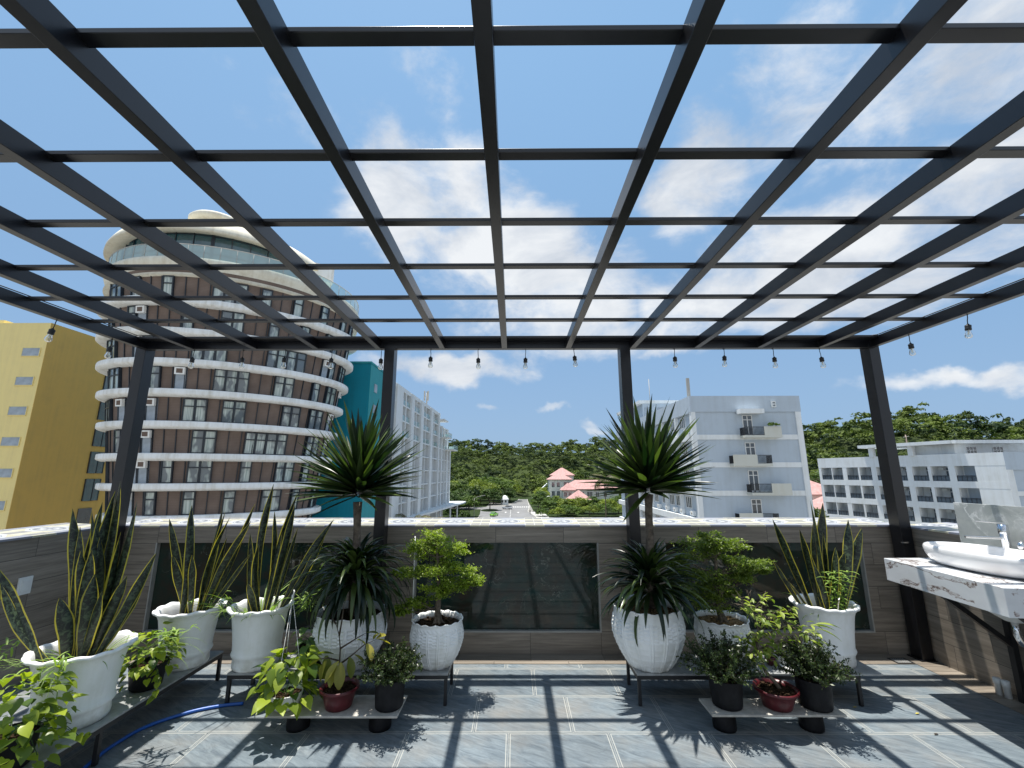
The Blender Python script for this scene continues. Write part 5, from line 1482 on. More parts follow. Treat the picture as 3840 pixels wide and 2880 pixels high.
low_shelf('pale low board on two dark upturned pots before the right bench', 1.225, 2.055, 3.065, 3.27, [1.352, 1.91])

# ------------------------------------------------------------------ pots
def pot_flared(H=0.41, R_=0.225, seed=0):
    rnd = random.Random(seed); ph = rnd.uniform(0, 6)
    pr = [(0.155, 0.0), (0.162, 0.012), (0.163, 0.03), (0.160, 0.055), (0.160, 0.07), (0.170, 0.085), (0.176, 0.098), (0.172, 0.110), (0.168, 0.118), (0.171, 0.16), (0.177, 0.22), (0.187, 0.30), (0.194, 0.345), (0.203, 0.372), (0.216, 0.388), (0.229, 0.394), (0.236, 0.402), (0.234, 0.412), (0.224, 0.417), (0.210, 0.411), (0.200, 0.395), (0.190, 0.36), (0.180, 0.30)]
    k = R_ / 0.23; kz = H / 0.415
    def fn(r, z, t):
        e = max(0, (z - 0.33 * kz) / (0.09 * kz)); e = min(e, 1.2)
        rr = r * (1 + 0.012 * e * math.sin(14 * t + ph)); zz = z + 0.0042 * e * math.sin(14 * t + ph + 0.6) + 0.003 * e * math.sin(5 * t + ph)
        if 0.13 * kz < z < 0.33 * kz: rr *= 1 + 0.006 * math.sin(9 * t + z * 60) * math.sin(z * 45)
        return rr, zz
    m = MB(); m.lathe([(r * k, z * kz) for r, z in pr], 132, fn=fn)
    return m, 0.183 * k, 0.325 * kz
def pot_woven(H=0.41, R_=0.25, rope=False):
    prof = []
    N = 70
    for i in range(N + 1):
        s = i / N; z = s * 0.40
        if s < 0.7: r = 0.140 + (0.252 - 0.140) * math.sin(s / 0.7 * math.pi / 2) ** 0.9
        else: r = 0.252 - 0.016 * math.sin((s - 0.7) / 0.3 * math.pi * 0.5)
        prof.append((r, z))
    prof += [(0.242, 0.404), (0.250, 0.412), (0.246, 0.418), (0.236, 0.412), (0.226, 0.395), (0.222, 0.365)]
    k = R_ / 0.25; kz = H / 0.415
    def fn(r, z, t):
        s = z / (0.40 * kz)
        if r < 0.239 * k and s > 0.93: d = 0
        elif s <= 0.86:
            c = (t * 16 / (2 * math.pi)) % 1
            d = 0.008 * (math.exp(-((c - 0.41) / 0.055) ** 2) + math.exp(-((c - 0.59) / 0.055) ** 2))
            if s > 0.56: d += 0.0055 * math.sin(s * 95) * (1 if int(t * 16 / (2 * math.pi)) % 2 else -1) * (1 if abs(c - 0.5) > 0.14 else 0)
            elif s > 0.12: d += 0.0035 * (1 if math.sin(s * 60) > 0.8 else 0)
        elif s < 0.93 and rope: d = 0.006 * (0.6 + 0.4 * math.sin(t * 38 + s * 60))
        elif s < 0.93: d = 0.0015
        else: d = 0
        e = max(0, (s - 0.93) / 0.1)
        return r + d * (k * 1.0), z + 0.0035 * e * math.sin(16 * t)
    m = MB(); m.lathe([(r * k, z * kz) for r, z in prof], 448, fn=fn)
    return m, 0.222 * k, 0.365 * kz
def soil_disc(r, z, seed=0, name='soil', mat=None, parent=None, n=8):
    rng = random.Random(seed); V = [(0, 0, z + 0.012)]; F = []; seg = 40
    for i in range(1, n + 1):
        for k in range(seg):
            a = 2 * math.pi * k / seg; rr = r * i / n
            V.append((rr * math.cos(a), rr * math.sin(a), z + (rng.uniform(-0.007, 0.011) if i < n else -0.004)))
    for k in range(seg): F.append((0, 1 + k, 1 + (k + 1) % seg))
    for i in range(n - 1):
        for k in range(seg):
            a = 1 + i * seg; b = a + seg
            F.append((a + k, b + k, b + (k + 1) % seg, a + (k + 1) % seg))
    m = MB(); m.add(V, F, smooth=True); 
    for _ in range(60):
        a = rng.uniform(0, 6.28); q = r * math.sqrt(rng.random()) * 0.92; s = rng.uniform(0.004, 0.012)
        x, y = q * math.cos(a), q * math.sin(a); m.box(x - s, x + s, y - s * 0.6, y + s * 0.6, z, z + s * 1.3)
    return m.build(name, mat or M['soil'], parent)
def potted(name, label, x, y, z, pot, cat='potted plant', group=None, soil=None):
    t = thing(name, label, cat, (x, y, z), 0, group)
    m, rs, zs = pot
    m.build('pot', M['white_pot'], t)
    soil_disc(rs, zs, int(abs(x * 100)), parent=t, mat=soil)
    return t, zs

def snake_leaf(lv, base, tip, w, seed, at):
    rng = random.Random(seed)
    b = Vector(base); q = Vector(tip); d = q - b; L = d.length
    nd = d.normalized()
    # face the camera roughly, with a random turn
    view = Vector((-b.x - at[0], -b.y - at[1], 0)).normalized()
    side = view.cross(Vector((0, 0, 1))); side = (side - nd * side.dot(nd)).normalized()
    side = (Matrix.Rotation(rng.uniform(-0.85, 0.85), 3, nd) @ side).normalized()
    w = w * (0.92 if w > 0.07 else 1.12); n = 16; ncur = side.cross(nd); bend = rng.uniform(-0.05, 0.05) * L; tw = rng.uniform(-0.5, 0.5); V = []; UV = []; F = []
    wave = rng.uniform(0, 6)
    for i in range(n + 1):
        t = i / n
        c = b + d * t + ncur * (bend * math.sin(math.pi * t)) + side * (bend * 0.7 * math.sin(math.pi * t * 1.0 + wave * 0.1))
        s = (Matrix.Rotation(tw * t, 3, nd) @ side)
        pr = (0.42 + 0.58 * math.sin(math.pi * 0.5 * min(1, t / 0.6))) if t < 0.66 else max(0.02, (1 - ((t - 0.66) / 0.34) ** 1.9))
        ww = w * pr * (1 + 0.05 * math.sin(t * 17 + wave)); nr = s.cross(nd)
        for u in (0, 0.25, 0.5, 0.75, 1):
            V.append(tuple(c + s * (u - 0.5) * ww + nr * ((abs(u - 0.5) * 2) ** 2 * 0.20 * ww * (1 - 0.3 * t))))
            UV.append((u, t * L))
    for i in range(n):
        for k in range(4):
            a = i * 5 + k; F.append((a, a + 1, a + 6, a + 5))
    lv.add(V, F, rng.random(), UV)

def weeds(lv, rng, c, r, n, L, up=0.7, width=0.006, tint=(0.3, 0.9), droop=2.0):
    for _ in range(n):
        a = rng.uniform(0, 2 * math.pi); q = r * math.sqrt(rng.random())
        d = Vector((math.cos(a), math.sin(a), rng.uniform(up * 0.6, up * 2.0)))
        lv.blade((c[0] + q * math.cos(a), c[1] + q * math.sin(a), c[2]), d, L * rng.uniform(0.5, 1.2), width * rng.uniform(0.7, 1.4), droop * rng.uniform(0.4, 1.2), 6, 0.2, tint=rng.uniform(*tint))

def snake_plant(label, x, y, zb, pot, leaves, seed, weed=0, wdir=None):
    t, zs = potted('snake_plant', label, x, y, zb, pot, 'snake plant', 'snake plants in flared white pots')
    lv = Leaves(); rng = random.Random(seed)
    for i, (tx, dy, tz, w) in enumerate(leaves):
        dx = tx - x; k = max(-0.12, min(0.12, dx * 0.30))
        snake_leaf(lv, (k + rng.uniform(-0.02, 0.02), dy * 0.35 + rng.uniform(-0.05, 0.05), zs - 0.01), (dx, dy, tz - zb), w, seed * 50 + i, (x, y))
    lv.build('leaves', M['snake'], t)
    if weed:
        g = Leaves(); weeds(g, rng, (0, 0, zs), 0.15, weed, 0.24 if weed < 40 else 0.36, 0.7 if weed < 40 else 1.0, 0.009, (0.3, 0.9), 1.6); 
        for (wx, wy, wz, n) in (wdir or []):
            for _ in range(n):
                d = Vector((wx, wy, wz)) + Vector((rng.uniform(-.35, .35), rng.uniform(-.35, .35), rng.uniform(-.2, .3)))
                L = rng.uniform(0.2, 0.42); st = Vector((wx * 0.3 + rng.uniform(-.05, .05), wy * 0.3 + rng.uniform(-.05, .05), zs))
                g.blade(st, d, L, 0.005, 1.6, 8, 0.2, tint=rng.uniform(0.4, 0.9))
                p = st + d.normalized() * L * 0.55
                for _ in range(5):
                    g.blade(p + Vector((rng.uniform(-.04, .04), rng.uniform(-.04, .04), rng.uniform(-.03, .03))), Vector((rng.uniform(-1, 1), rng.uniform(-1, 1), rng.uniform(-0.4, .7))), rng.uniform(0.05, 0.10), 0.013, 1.0, 4, 0.2, tint=rng.uniform(0.5, 1.0))
        g.build('weeds', M['grass_leaf'], t)
    return t

Z0 = 0.2105
snake_plant('largest snake plant, tall dark blades in the biggest white pot at the left', -2.56, 2.84, Z0, pot_flared(0.395, 0.245, 1),
    [(-2.785, 0.0, 1.389, 0.075), (-2.69, -0.03, 1.284, 0.075), (-2.75, 0.10, 1.37, 0.06), (-2.73, 0.12, 1.42, 0.055), (-2.605, 0.0, 1.373, 0.095), (-2.556, 0.03, 1.56, 0.082), (-2.58, 0.05, 1.50, 0.07), (-2.405, 0.02, 1.44, 0.070),
     (-2.62, -0.06, 1.15, 0.08), (-2.66, 0.05, 1.05, 0.09), (-2.53, -0.10, 1.16, 0.085), (-2.50, -0.08, 1.02, 0.07), (-2.47, 0.02, 1.25, 0.08), (-2.233, 0.03, 1.12, 0.052), (-2.35, -0.03, 1.00, 0.055), (-2.30, 0.06, 0.95, 0.05), (-2.42, -0.1, 0.93, 0.06),
     (-3.10, -0.12, 1.10, 0.060), (-3.0, -0.14, 0.98, 0.050), (-2.64, -0.12, 0.90, 0.07), (-2.58, 0.0, 1.22, 0.09)], 1, 26, [(-0.9, -0.2, 0.35, 11), (0.9, 0.25, 0.6, 7), (0.2, -0.6, 0.2, 5)])
snake_plant('snake plant in the white pot at the far end of the left bench', -2.48, 3.61, Z0, pot_flared(0.40, 0.228, 2),
    [(-2.752, 0.0, 1.255, 0.055), (-2.576, 0.0, 1.358, 0.075), (-2.36, 0.03, 1.33, 0.055), (-2.31, 0.0, 1.31, 0.045), (-2.238, -0.05, 1.27, 0.055), (-2.10, 0.05, 1.37, 0.060), (-2.085, -0.04, 1.24, 0.050), (-2.613, -0.1, 1.0, 0.055), (-2.461, -0.1, 1.0, 0.05), (-2.04, -0.05, 1.0, 0.030), (-2.20, 0.06, 1.15, 0.06), (-2.33, 0.1, 1.1, 0.05)], 2, 0)
snake_plant('snake plant with long grass in its white pot, left of the hanging bowl strings', -1.935, 3.60, Z0, pot_flared(0.415, 0.222, 3),
    [(-1.973, 0.05, 1.524, 0.052), (-1.770, 0.05, 1.46, 0.050), (-1.75, 0.0, 1.36, 0.06), (-1.903, 0.0, 1.316, 0.045), (-2.096, 0.0, 1.142, 0.048), (-1.712, 0.0, 1.19, 0.03), (-1.438, 0.0, 1.249, 0.050), (-1.50, 0.05, 1.16, 0.045), (-1.969, -0.08, 1.071, 0.05), (-2.008, -0.1, 0.80, 0.05), (-1.86, 0.05, 1.2, 0.05)], 3, 44,
    [(-0.8, 0.0, 0.7, 8), (0.8, 0.1, 0.8, 9)])
t = snake_plant('snake plant with wide yellow margins, at the right end of the right bench', 2.395, 3.665, Z0, pot_flared(0.417, 0.222, 4),
    [(2.079, 0.0, 1.242, 0.078), (2.403, 0.0, 1.39, 0.052), (2.499, 0.0, 1.370, 0.085), (2.282, 0.0, 1.164, 0.055), (2.708, 0.03, 1.235, 0.065), (2.78, 0.0, 1.175, 0.088), (2.498, -0.08, 1.04, 0.058), (2.014, -0.05, 0.939, 0.03), (2.064, -0.08, 0.822, 0.03), (2.296, -0.1, 0.93, 0.045), (2.431, 0.05, 1.21, 0.055), (2.60, -0.02, 1.0, 0.06), (2.35, 0.03, 1.0, 0.05), (2.45, -0.03, 1.15, 0.05)], 4, 6)
# leafy weed in that pot
g = Leaves(); rg = random.Random(9)
for s in range(4):
    bx, by = 0.02 + 0.03 * s, -0.12 + 0.02 * s
    for i in range(9):
        z = 0.37 + i * 0.035
        for k in range(3):
            a = i * 1.3 + k * 2.1 + s
            g.blade((bx + 0.01 * i * (s - 1.5) * 0.4, by - 0.003 * i, z), (math.cos(a), math.sin(a), 0.35), rg.uniform(0.06, 0.10), 0.016, 0.9, 5, 0.15, tint=rg.uniform(0.5, 1))
    g.blade((bx, by, 0.35), (0.02 * (s - 1.5), 0, 1), 0.34, 0.006, 0.05, 4, tint=0.6)
g.build('weed_stalk', M['grass_leaf'], t)

def dracaena(label, x, y, pot, stem_pts, crown, low, seed, soil=None, lowdroop=(1.7, 2.8)):
    t, zs = potted('dracaena', label, x, y, Z0, pot, 'dracaena', 'dracaenas in woven white pots', soil)
    rng = random.Random(seed)
    s = MB(); s.tube([(p[0] - x, p[1] - y, p[2] - Z0) for p in stem_pts], [0.033, 0.031, 0.032, 0.029, 0.03, 0.036, 0.042][:len(stem_pts)], 16)
    v = s.v
    for i in range(len(v)): v[i] = (v[i][0] * 1, v[i][1], v[i][2])
    s.build('stem', M['bark'], t)
    lv = Leaves()
    cx, cy, cz, R0, n = crown
    for i in range(n):
        f = i / n; el = math.asin(max(-1, 0.995 - 1.03 * f)) if f < 0.985 else rng.uniform(-0.35, -0.1)
        a = i * 2.39996 + rng.uniform(-0.15, 0.15)
        d = Vector((math.cos(a) * math.cos(el), math.sin(a) * math.cos(el), math.sin(el)))
        L = R0 * rng.uniform(0.82, 1.12) * (1.0 + 0.22 * max(0, math.sin(el)))
        lv.blade((cx - x + d.x * 0.025, cy - y + d.y * 0.025, cz - Z0 + 0.14 * (1 - f) - 0.03), d, L, rng.uniform(0.042, 0.058), rng.uniform(-0.10, 0.22) + (0.08 if el < 0.2 else 0), 7, 0.20, rng.uniform(-0.6, 0.6), 0.75 * rng.random() ** 3.0,
                 prof=lambda q: (0.62 + 0.38 * min(1, q * 3)) * (1 if q < 0.5 else max(0.02, ((1 - q) / 0.5) ** 0.75)))
    lv.build('crown', M['drac_leaf'], t)
    lw = Leaves(); lx, ly, lz, LR, ln = low
    for i in range(ln):
        f = i / ln; el = 1.35 - 1.45 * f + rng.uniform(-0.15, 0.15)
        a = i * 2.39996 + rng.uniform(-0.2, 0.2)
        d = Vector((math.cos(a) * math.cos(el), math.sin(a) * math.cos(el), math.sin(el)))
        L = LR * rng.uniform(0.75, 1.15) * (0.58 + 0.42 * min(1.0, f * 2.2))
        lw.blade((lx - x + d.x * 0.04, ly - y + d.y * 0.04, lz - Z0 + 0.17 * (1 - f) - 0.03), d, L, rng.uniform(0.032, 0.044), rng.uniform(*lowdroop) * (0.55 + 0.45 * f), 10, 0.2, rng.uniform(-0.3, 0.3), rng.random() ** 2.6,
                 prof=lambda q: (0.5 + 0.5 * min(1, q * 4)) * (1 if q < 0.5 else max(0.02, ((1 - q) / 0.5) ** 0.7)))
    lw.build('lower_leaves', M['drac_leaf'], t)
    return t
dracaena('spiky crowned dracaena with drooping lower leaves, before the second post from the left', -1.24, 3.60, pot_woven(0.375, 0.258), [(-1.23, 3.6, 0.55), (-1.25, 3.61, 0.8), (-1.245, 3.62, 1.0), (-1.25, 3.63, 1.15), (-1.262, 3.64, 1.28), (-1.265, 3.64, 1.38)],
         (-1.262, 3.63, 1.45, 0.51, 165), (-1.22, 3.58, 0.77, 0.47, 200), 21)
dracaena('spiky crowned dracaena with upright lower leaves, before the third post from the left', 1.01, 3.608, pot_woven(0.413, 0.26), [(1.05, 3.6, 0.6), (1.06, 3.61, 0.85), (1.07, 3.62, 1.1), (1.075, 3.63, 1.25), (1.08, 3.63, 1.36), (1.085, 3.63, 1.44)],
         (1.085, 3.62, 1.48, 0.50, 165), (1.04, 3.58, 0.74, 0.42, 165), 22, M['husk'], (0.9, 2.2))

def bonsai(label, x, y, pot, lobes, trunk, mat, seed, per=620, size=0.0085, rod=None):
    t, zs = potted('bonsai_tree', label, x, y, Z0, pot, 'bonsai', 'bonsai trees in woven white pots', M['soil'] if seed == 31 else M['husk'])
    tr = MB(); pts = [(p[0] - x, p[1] - y, p[2] - Z0) for p in trunk]; n = len(pts)
    tr.tube(pts, [0.026 * (1 - 0.75 * i / (n - 1)) for i in range(n)], 12)
    rng = np.random.default_rng(seed); rr = random.Random(seed)
    for i in range(5):
        a = i * 1.3; tr.tube([(pts[0][0] + 0.055 * math.cos(a), pts[0][1] + 0.055 * math.sin(a), zs - 0.004), (pts[0][0] + 0.02 * math.cos(a), pts[0][1] + 0.02 * math.sin(a), zs + 0.02), pts[1]], [0.006, 0.014, 0.016], 7)
    lv = Leaves()
    for (lx, dy, lz, rx, rz) in lobes:
        c = Vector((lx - x, dy, lz - Z0))
        # branch from the nearest lower trunk point
        b = min((Vector(p) for p in pts[1:]), key=lambda p: (p - c).length + max(0, p.z - c.z) * 3)
        mid = b.lerp(c, 0.5) + Vector((rr.uniform(-.02, .02), rr.uniform(-.02, .02), -0.02))
        tr.tube([b, mid, c], [0.008, 0.006, 0.003], 6)
        for k in range(9):
            e = c + Vector((rr.uniform(-rx, rx), rr.uniform(-rx, rx) * 0.8, rr.uniform(-rz, rz) * 0.7)); tr.tube([mid.lerp(c, 0.6), e], [0.003, 0.001], 4)
            P = np.array(e) + rng.normal(size=(per // 9, 3)) * np.array([rx, rx * 0.85, rz * 0.8]) * 0.27
            N = rng.normal(size=(len(P), 3)) * 0.6 + np.array([0, 0, 1.0]); N /= np.linalg.norm(N, axis=1)[:, None]
            tt = np.clip(0.45 + (rr.random() - .5) * 0.35 + rng.normal(size=len(P)) * 0.2, 0, 1)
            lv.small(P, N, size, tt, rng)
    tr.build('trunk', M['bark'], t); lv.build('foliage', mat, t)
    if rod: MB().tube([(rod[0] - x, rod[1] - y, rod[2] - Z0), (rod[0] - x - 0.005, rod[1] - y, rod[3] - Z0)], 0.0045, 8).build('support_rod', M['white_plastic'], t)
    return t
L5 = [(-0.62, 0.0, 1.12, .10, .05), (-0.608, -.03, 1.06, .15, .06), (-0.718, .02, 1.04, .10, .05), (-0.49, 0, 1.03, .12, .05), (-0.60, .08, 0.98, .14, .06), (-0.735, -.02, 0.86, .12, .05), (-0.83, .02, 0.85, .09, .04), (-0.588, -.06, 0.90, .13, .05), (-0.466, 0, 0.88, .13, .05), (-0.39, .02, 0.82, .12, .045),
      (-0.34, -.02, 0.79, .07, .03), (-0.583, -.05, 0.745, .10, .06), (-0.50, .05, 0.75, .12, .05), (-0.82, 0, 0.60, .08, .035), (-0.70, -.05, 0.645, .09, .045), (-0.88, 0.0, 0.57, .04, .02)]
bonsai('bright green bonsai with stepped leaf pads at the right end of the middle bench', -0.585, 3.605, pot_woven(0.317, 0.195, True), L5, [(-0.58, 3.60, 0.48), (-0.585, 3.60, 0.60), (-0.578, 3.61, 0.72), (-0.592, 3.60, 0.84), (-0.60, 3.61, 0.96), (-0.61, 3.60, 1.08)], M['bonsai_leaf'], 31, 860, 0.0122, (-0.775, 3.60, 0.5, 1.12))
L7 = [(1.60, 0, 1.10, .09, .04), (1.605, 0, 1.05, .15, .055), (1.501, .03, 1.03, .12, .05), (1.705, -.02, 1.04, .12, .05), (1.56, .05, 0.97, .15, .05), (1.74, -.04, 0.90, .12, .045), (1.843, 0, 0.91, .13, .04), (1.95, .02, 0.86, .10, .035), (2.02, .02, 0.84, .05, .02), (1.384, 0, 0.86, .11, .05), (1.483, -.03, 0.83, .13, .05), (1.366, .03, 0.93, .07, .04),
      (1.574, -.05, 0.74, .12, .05), (1.705, -.05, 0.79, .12, .05), (1.832, 0, 0.80, .12, .045), (1.444, -.02, 0.67, .11, .05), (1.539, -.06, 0.62, .11, .05), (1.50, .1, 0.72, .15, .07), (1.68, .05, 0.68, .10, .05)]
bonsai('wider darker bonsai with flat leaf pads behind the black nursery pots on the right bench', 1.617, 3.722, pot_woven(0.288, 0.20, True), L7, [(1.63, 3.72, 0.46), (1.60, 3.72, 0.58), (1.64, 3.72, 0.70), (1.61, 3.72, 0.82), (1.62, 3.72, 0.95), (1.61, 3.72, 1.05)], M['bonsai_leaf2'], 32, 800, 0.0122)

# ------------------------------------------------------------------ small pots
def bowl(prof, n=48): return MB().lathe(prof, n)
def vine_leaves(lv, rng, c, r, n, L, low=-0.6, high=1.0, tint=(0.0, 1.0), flat=1.0):
    for i in range(n):
        a = rng.uniform(0, 2 * math.pi); el = rng.uniform(low, high); q = r * rng.uniform(0.45, 1.0)
        p = Vector((c[0] + q * math.cos(a) * math.cos(el), c[1] + q * math.sin(a) * math.cos(el), c[2] + q * math.sin(el) * flat))
        d = Vector((math.cos(a + rng.uniform(-.5, .5)), math.sin(a + rng.uniform(-.5, .5)), rng.uniform(-0.9, 0.25)))
        up = Vector((math.cos(a) * 0.5, math.sin(a) * 0.5, 1)) + Vector((rng.uniform(-.4, .4), rng.uniform(-.4, .4), 0))
        lv.heart(p, d, up, L * rng.uniform(0.6, 1.25), rng.uniform(*tint))
def pothos(label, x, y, z, potm, potmat, zs, r, n, L, mat, seed, low=-0.5, trails=(), c_dz=0.05, rs=0.08, extra=None):
    t = thing('pothos_plant', label, 'pothos', (x, y, z), 0, 'pothos plants')
    potm.build('pot', potmat, t); soil_disc(rs, zs, seed, parent=t, n=4)
    lv = Leaves(); rng = random.Random(seed); st = MB()
    vine_leaves(lv, rng, (0, 0, zs + c_dz), r, n, L, low)
    for i in range(14):
        a = rng.uniform(0, 6.28); st.tube([(0, 0, zs), (0.4 * r * math.cos(a), 0.4 * r * math.sin(a), zs + 0.06), (0.85 * r * math.cos(a), 0.85 * r * math.sin(a), zs + rng.uniform(-0.05, 0.1))], 0.0018, 4)
    for tr in trails:
        pts = [Vector(p) for p in tr]; st.tube(pts, 0.002, 4)
        for a, b in zip(pts[:-1], pts[1:]):
            for q in (0.3, 0.8):
                p = a.lerp(b, q); lv.heart(p, Vector((rng.uniform(-1, 1), -0.6, -0.4)), Vector((0, -0.5, 0.8)), L * 0.8, rng.uniform(0.3, 0.9))
    lv.build('foliage', mat, t); st.build('vines', M['grass_leaf'] if False else M['dark_pothos_leaf'], t)
    return t
ZS = 0.1375
hp = MB().lathe([(0.045, 0), (0.062, 0.004), (0.080, 0.03), (0.092, 0.07), (0.097, 0.092), (0.100, 0.096), (0.097, 0.1), (0.090, 0.092), (0.085, 0.08)], 44)
t = pothos('bright lime pothos in a small white hanging bowl on the left front shelf', -1.463, 3.135, ZS, hp, M['white_plastic'], 0.08, 0.20, 120, 0.082, M['pothos_leaf'], 41, -0.75, c_dz=0.085, rs=0.085)
s = MB(); top = (-1.60 + 1.463, 3.385 - 3.135, 0.735 - ZS)
for a in (0.2, 2.3, 4.4): s.tube([(0.094 * math.cos(a), 0.094 * math.sin(a), 0.095), top], 0.0016, 5)
s.tube([top, (top[0] + 0.004, top[1] + 0.01, top[2] + 0.03), (top[0] - 0.01, top[1] + 0.03, top[2] + 0.035), (top[0] - 0.012, top[1] + 0.045, top[2] + 0.0)], 0.0045, 7)
s.lathe([(0.0, top[2] - 0.02), (0.009, top[2] - 0.015), (0.008, top[2] + 0.01), (0, top[2] + 0.015)], 10, top[0], top[1], close=False)
s.build('hanger', M['white_plastic'], t)
dk = MB().lathe([(0.07, 0), (0.085, 0.01), (0.10, 0.13), (0.106, 0.14), (0.10, 0.145), (0.094, 0.135)], 36)
pothos('darker green pothos in a black pot behind the lime one, on the middle bench', -1.50, 3.56, Z0, dk, M['black_bag'], 0.12, 0.17, 46, 0.07, M['dark_pothos_leaf'], 42, -0.9, c_dz=0.05, rs=0.09,
       trails=[[(0.05, -0.1, 0.13), (0.1, -0.16, 0.1), (0.12, -0.18, 0.0), (0.12, -0.185, -0.08)], [(0, -0.1, 0.13), (0.02, -0.17, 0.08), (0.03, -0.18, -0.02), (0.04, -0.185, -0.1)]])
dk2 = MB().lathe([(0.075, 0), (0.088, 0.01), (0.105, 0.14), (0.11, 0.15), (0.105, 0.155), (0.097, 0.145)], 36)
pothos('sunlit lime pothos in a black pot between the two white pots of the left bench', -2.46, 3.24, Z0, dk2, M['black_bag'], 0.13, 0.20, 150, 0.058, M['pothos_leaf'], 43, -0.8, c_dz=0.07, rs=0.095,
       trails=[[(0.1, -0.05, 0.13), (0.16, -0.1, 0.1), (0.175, -0.14, 0.02), (0.18, -0.16, 0.005)]])
dk3 = MB().lathe([(0.075, 0), (0.088, 0.01), (0.105, 0.14), (0.11, 0.15), (0.105, 0.155), (0.097, 0.145)], 36)
pothos('big lime pothos spilling over the near end of the left bench at the picture edge', -2.46, 2.42, Z0, dk3, M['black_bag'], 0.13, 0.25, 240, 0.06, M['pothos_leaf'], 44, -0.9, c_dz=0.07, rs=0.095,
       trails=[[(0.1, 0.05, 0.13), (0.16, 0.12, 0.12), (0.17, 0.2, 0.03), (0.16, 0.28, 0.01)]])

def tub(H, r0, r1): return MB().lathe([(r0 * 0.9, 0), (r0 * 0.97, 0.004), (r0, 0.012), ((r0 + r1) / 2, H * 0.5), (r1, H - 0.012), (r1 * 1.02, H - 0.006), (r1 * 1.01, H), (r1 * 0.95, H - 0.003), (r1 * 0.93, H - 0.02)], 44)
def basin(H, r0, r1): return MB().lathe([(r0, 0), (r0 * 1.05, 0.005), (r0 * 1.2, H * 0.4), (r1 * 0.86, H * 0.8), (r1 * 0.90, H * 0.82), (r1 * 0.99, H * 0.85), (r1, H * 0.93), (r1 * 0.98, H), (r1 * 0.92, H * 0.99), (r1 * 0.82, H * 0.86), (r1 * 0.80, H * 0.8)], 48)
def shrub(label, x, y, H, r0, r1, rad, hz, mat, seed, n=46, twig=0.19, lean=(0, 0)):
    t = thing('shrub', label, 'shrub', (x, y, ZS), 0, 'small shrubs in black nursery pots')
    tub(H, r0, r1).build('pot', M['black_bag'], t); soil_disc(r1 * 0.94, H - 0.018, seed, parent=t, n=4)
    rng = np.random.default_rng(seed); rr = random.Random(seed); lv = Leaves(); st = MB()
    for i in range(n):
        a = i * 2.4; el = rr.uniform(0.25, 1.45)
        d = Vector((math.cos(a) * math.cos(el) + lean[0], math.sin(a) * math.cos(el) + lean[1], math.sin(el))).normalized()
        L = twig * rr.uniform(0.7, 1.2) * (1 + 0.25 * math.sin(el) * hz)
        b = Vector((0.03 * math.cos(a), 0.03 * math.sin(a), H - 0.01)); pts = [b]
        p = b.copy(); dd = d.copy()
        for k in range(6):
            p = p + dd * (L / 6); dd = (dd + Vector((rr.uniform(-.1, .1), rr.uniform(-.1, .1), -0.03))).normalized(); pts.append(p.copy())
        st.tube(pts, [0.0028, 0.0024, 0.002, 0.0016, 0.0012, 0.001, 0.0006], 4)
        P = []
        for k in range(1, 7):
            for q in range(11): P.append(np.array(pts[k - 1].lerp(pts[k], rr.random())) + rng.normal(size=3) * 0.007)
        for q in range(5):
            s_ = pts[3].lerp(pts[5], rr.random()); e = s_ + Vector((rr.uniform(-1, 1), rr.uniform(-1, 1), rr.uniform(-.2, 1))).normalized() * 0.05
            st.tube([s_, e], 0.0008, 3)
            for w in range(6): P.append(np.array(s_.lerp(e, rr.random())) + rng.normal(size=3) * 0.004)
        P = np.array(P); N = rng.normal(size=P.shape); N[:, 2] += 0.6; N /= np.linalg.norm(N, axis=1)[:, None]
        lv.small(P, N, 0.0105, np.clip(rng.beta(1.5, 2.2, len(P)), 0, 1), rng)
    st.build('twigs', M['darkbark'], t); lv.build('foliage', mat, t)
    return t
shrub('dense dark small leaved shrub in a black pot on the left front shelf', -0.808, 3.16, 0.172, 0.088, 0.096, 0.2, 0.2, M['shrub_leaf'], 51, 84, 0.19, (0.05, 0))
shrub('feathery dark shrub in a black pot at the left end of the right front shelf', 1.375, 3.184, 0.165, 0.092, 0.103, 0.2, 0.5, M['shrub_leaf'], 52, 70, 0.24, (-0.02, 0))
shrub('bushy dark shrub in a black pot at the right end of the right front shelf', 1.935, 3.169, 0.171, 0.095, 0.104, 0.2, 0.2, M['shrub_leaf'], 53, 84, 0.21, (0.05, 0.02))

# maroon pots
t = thing('croton_plant', 'thin branched plant with big mottled leaves in the left maroon pot', 'potted plant', (-1.133, 3.16, ZS), 0, 'maroon pots on the shelves')
basin(0.121, 0.078, 0.124).build('pot', M['maroon'], t); soil_disc(0.10, 0.098, 3, parent=t, n=4)
st = MB(); zz = lambda z: z - ZS
X0, Y0 = -1.133, 3.16
def bp(x, z, y=0): return (x - X0, y, z - ZS)
br = [[bp(-1.14, .24), bp(-1.146, .38), bp(-1.148, .475), bp(-1.165, .55, .01), bp(-1.196, .618, .02), bp(-1.239, .627, .03)], [bp(-1.165, .55, .01), bp(-1.15, .65), bp(-1.142, .72, -.01), bp(-1.146, .783, .01)], [bp(-1.146, .38), bp(-1.068, .437, -.02), bp(-0.98, .51, -.03), bp(-0.90, .541, -.03)],
      [bp(-1.148, .40), bp(-1.21, .43, -.03), bp(-1.26, .43, -.05)], [bp(-1.147, .475), bp(-1.06, .52, .05), bp(-1.0, .55, .06)], [bp(-1.196, .618, .02), bp(-1.22, .66, .0)]]
for b in br: st.tube(b, [0.007 - 0.0058 * i / (len(b) - 1) for i in range(len(b))], 6)
st.build('branches', M['darkbark'], t)
lv = Leaves(); rg = random.Random(5)
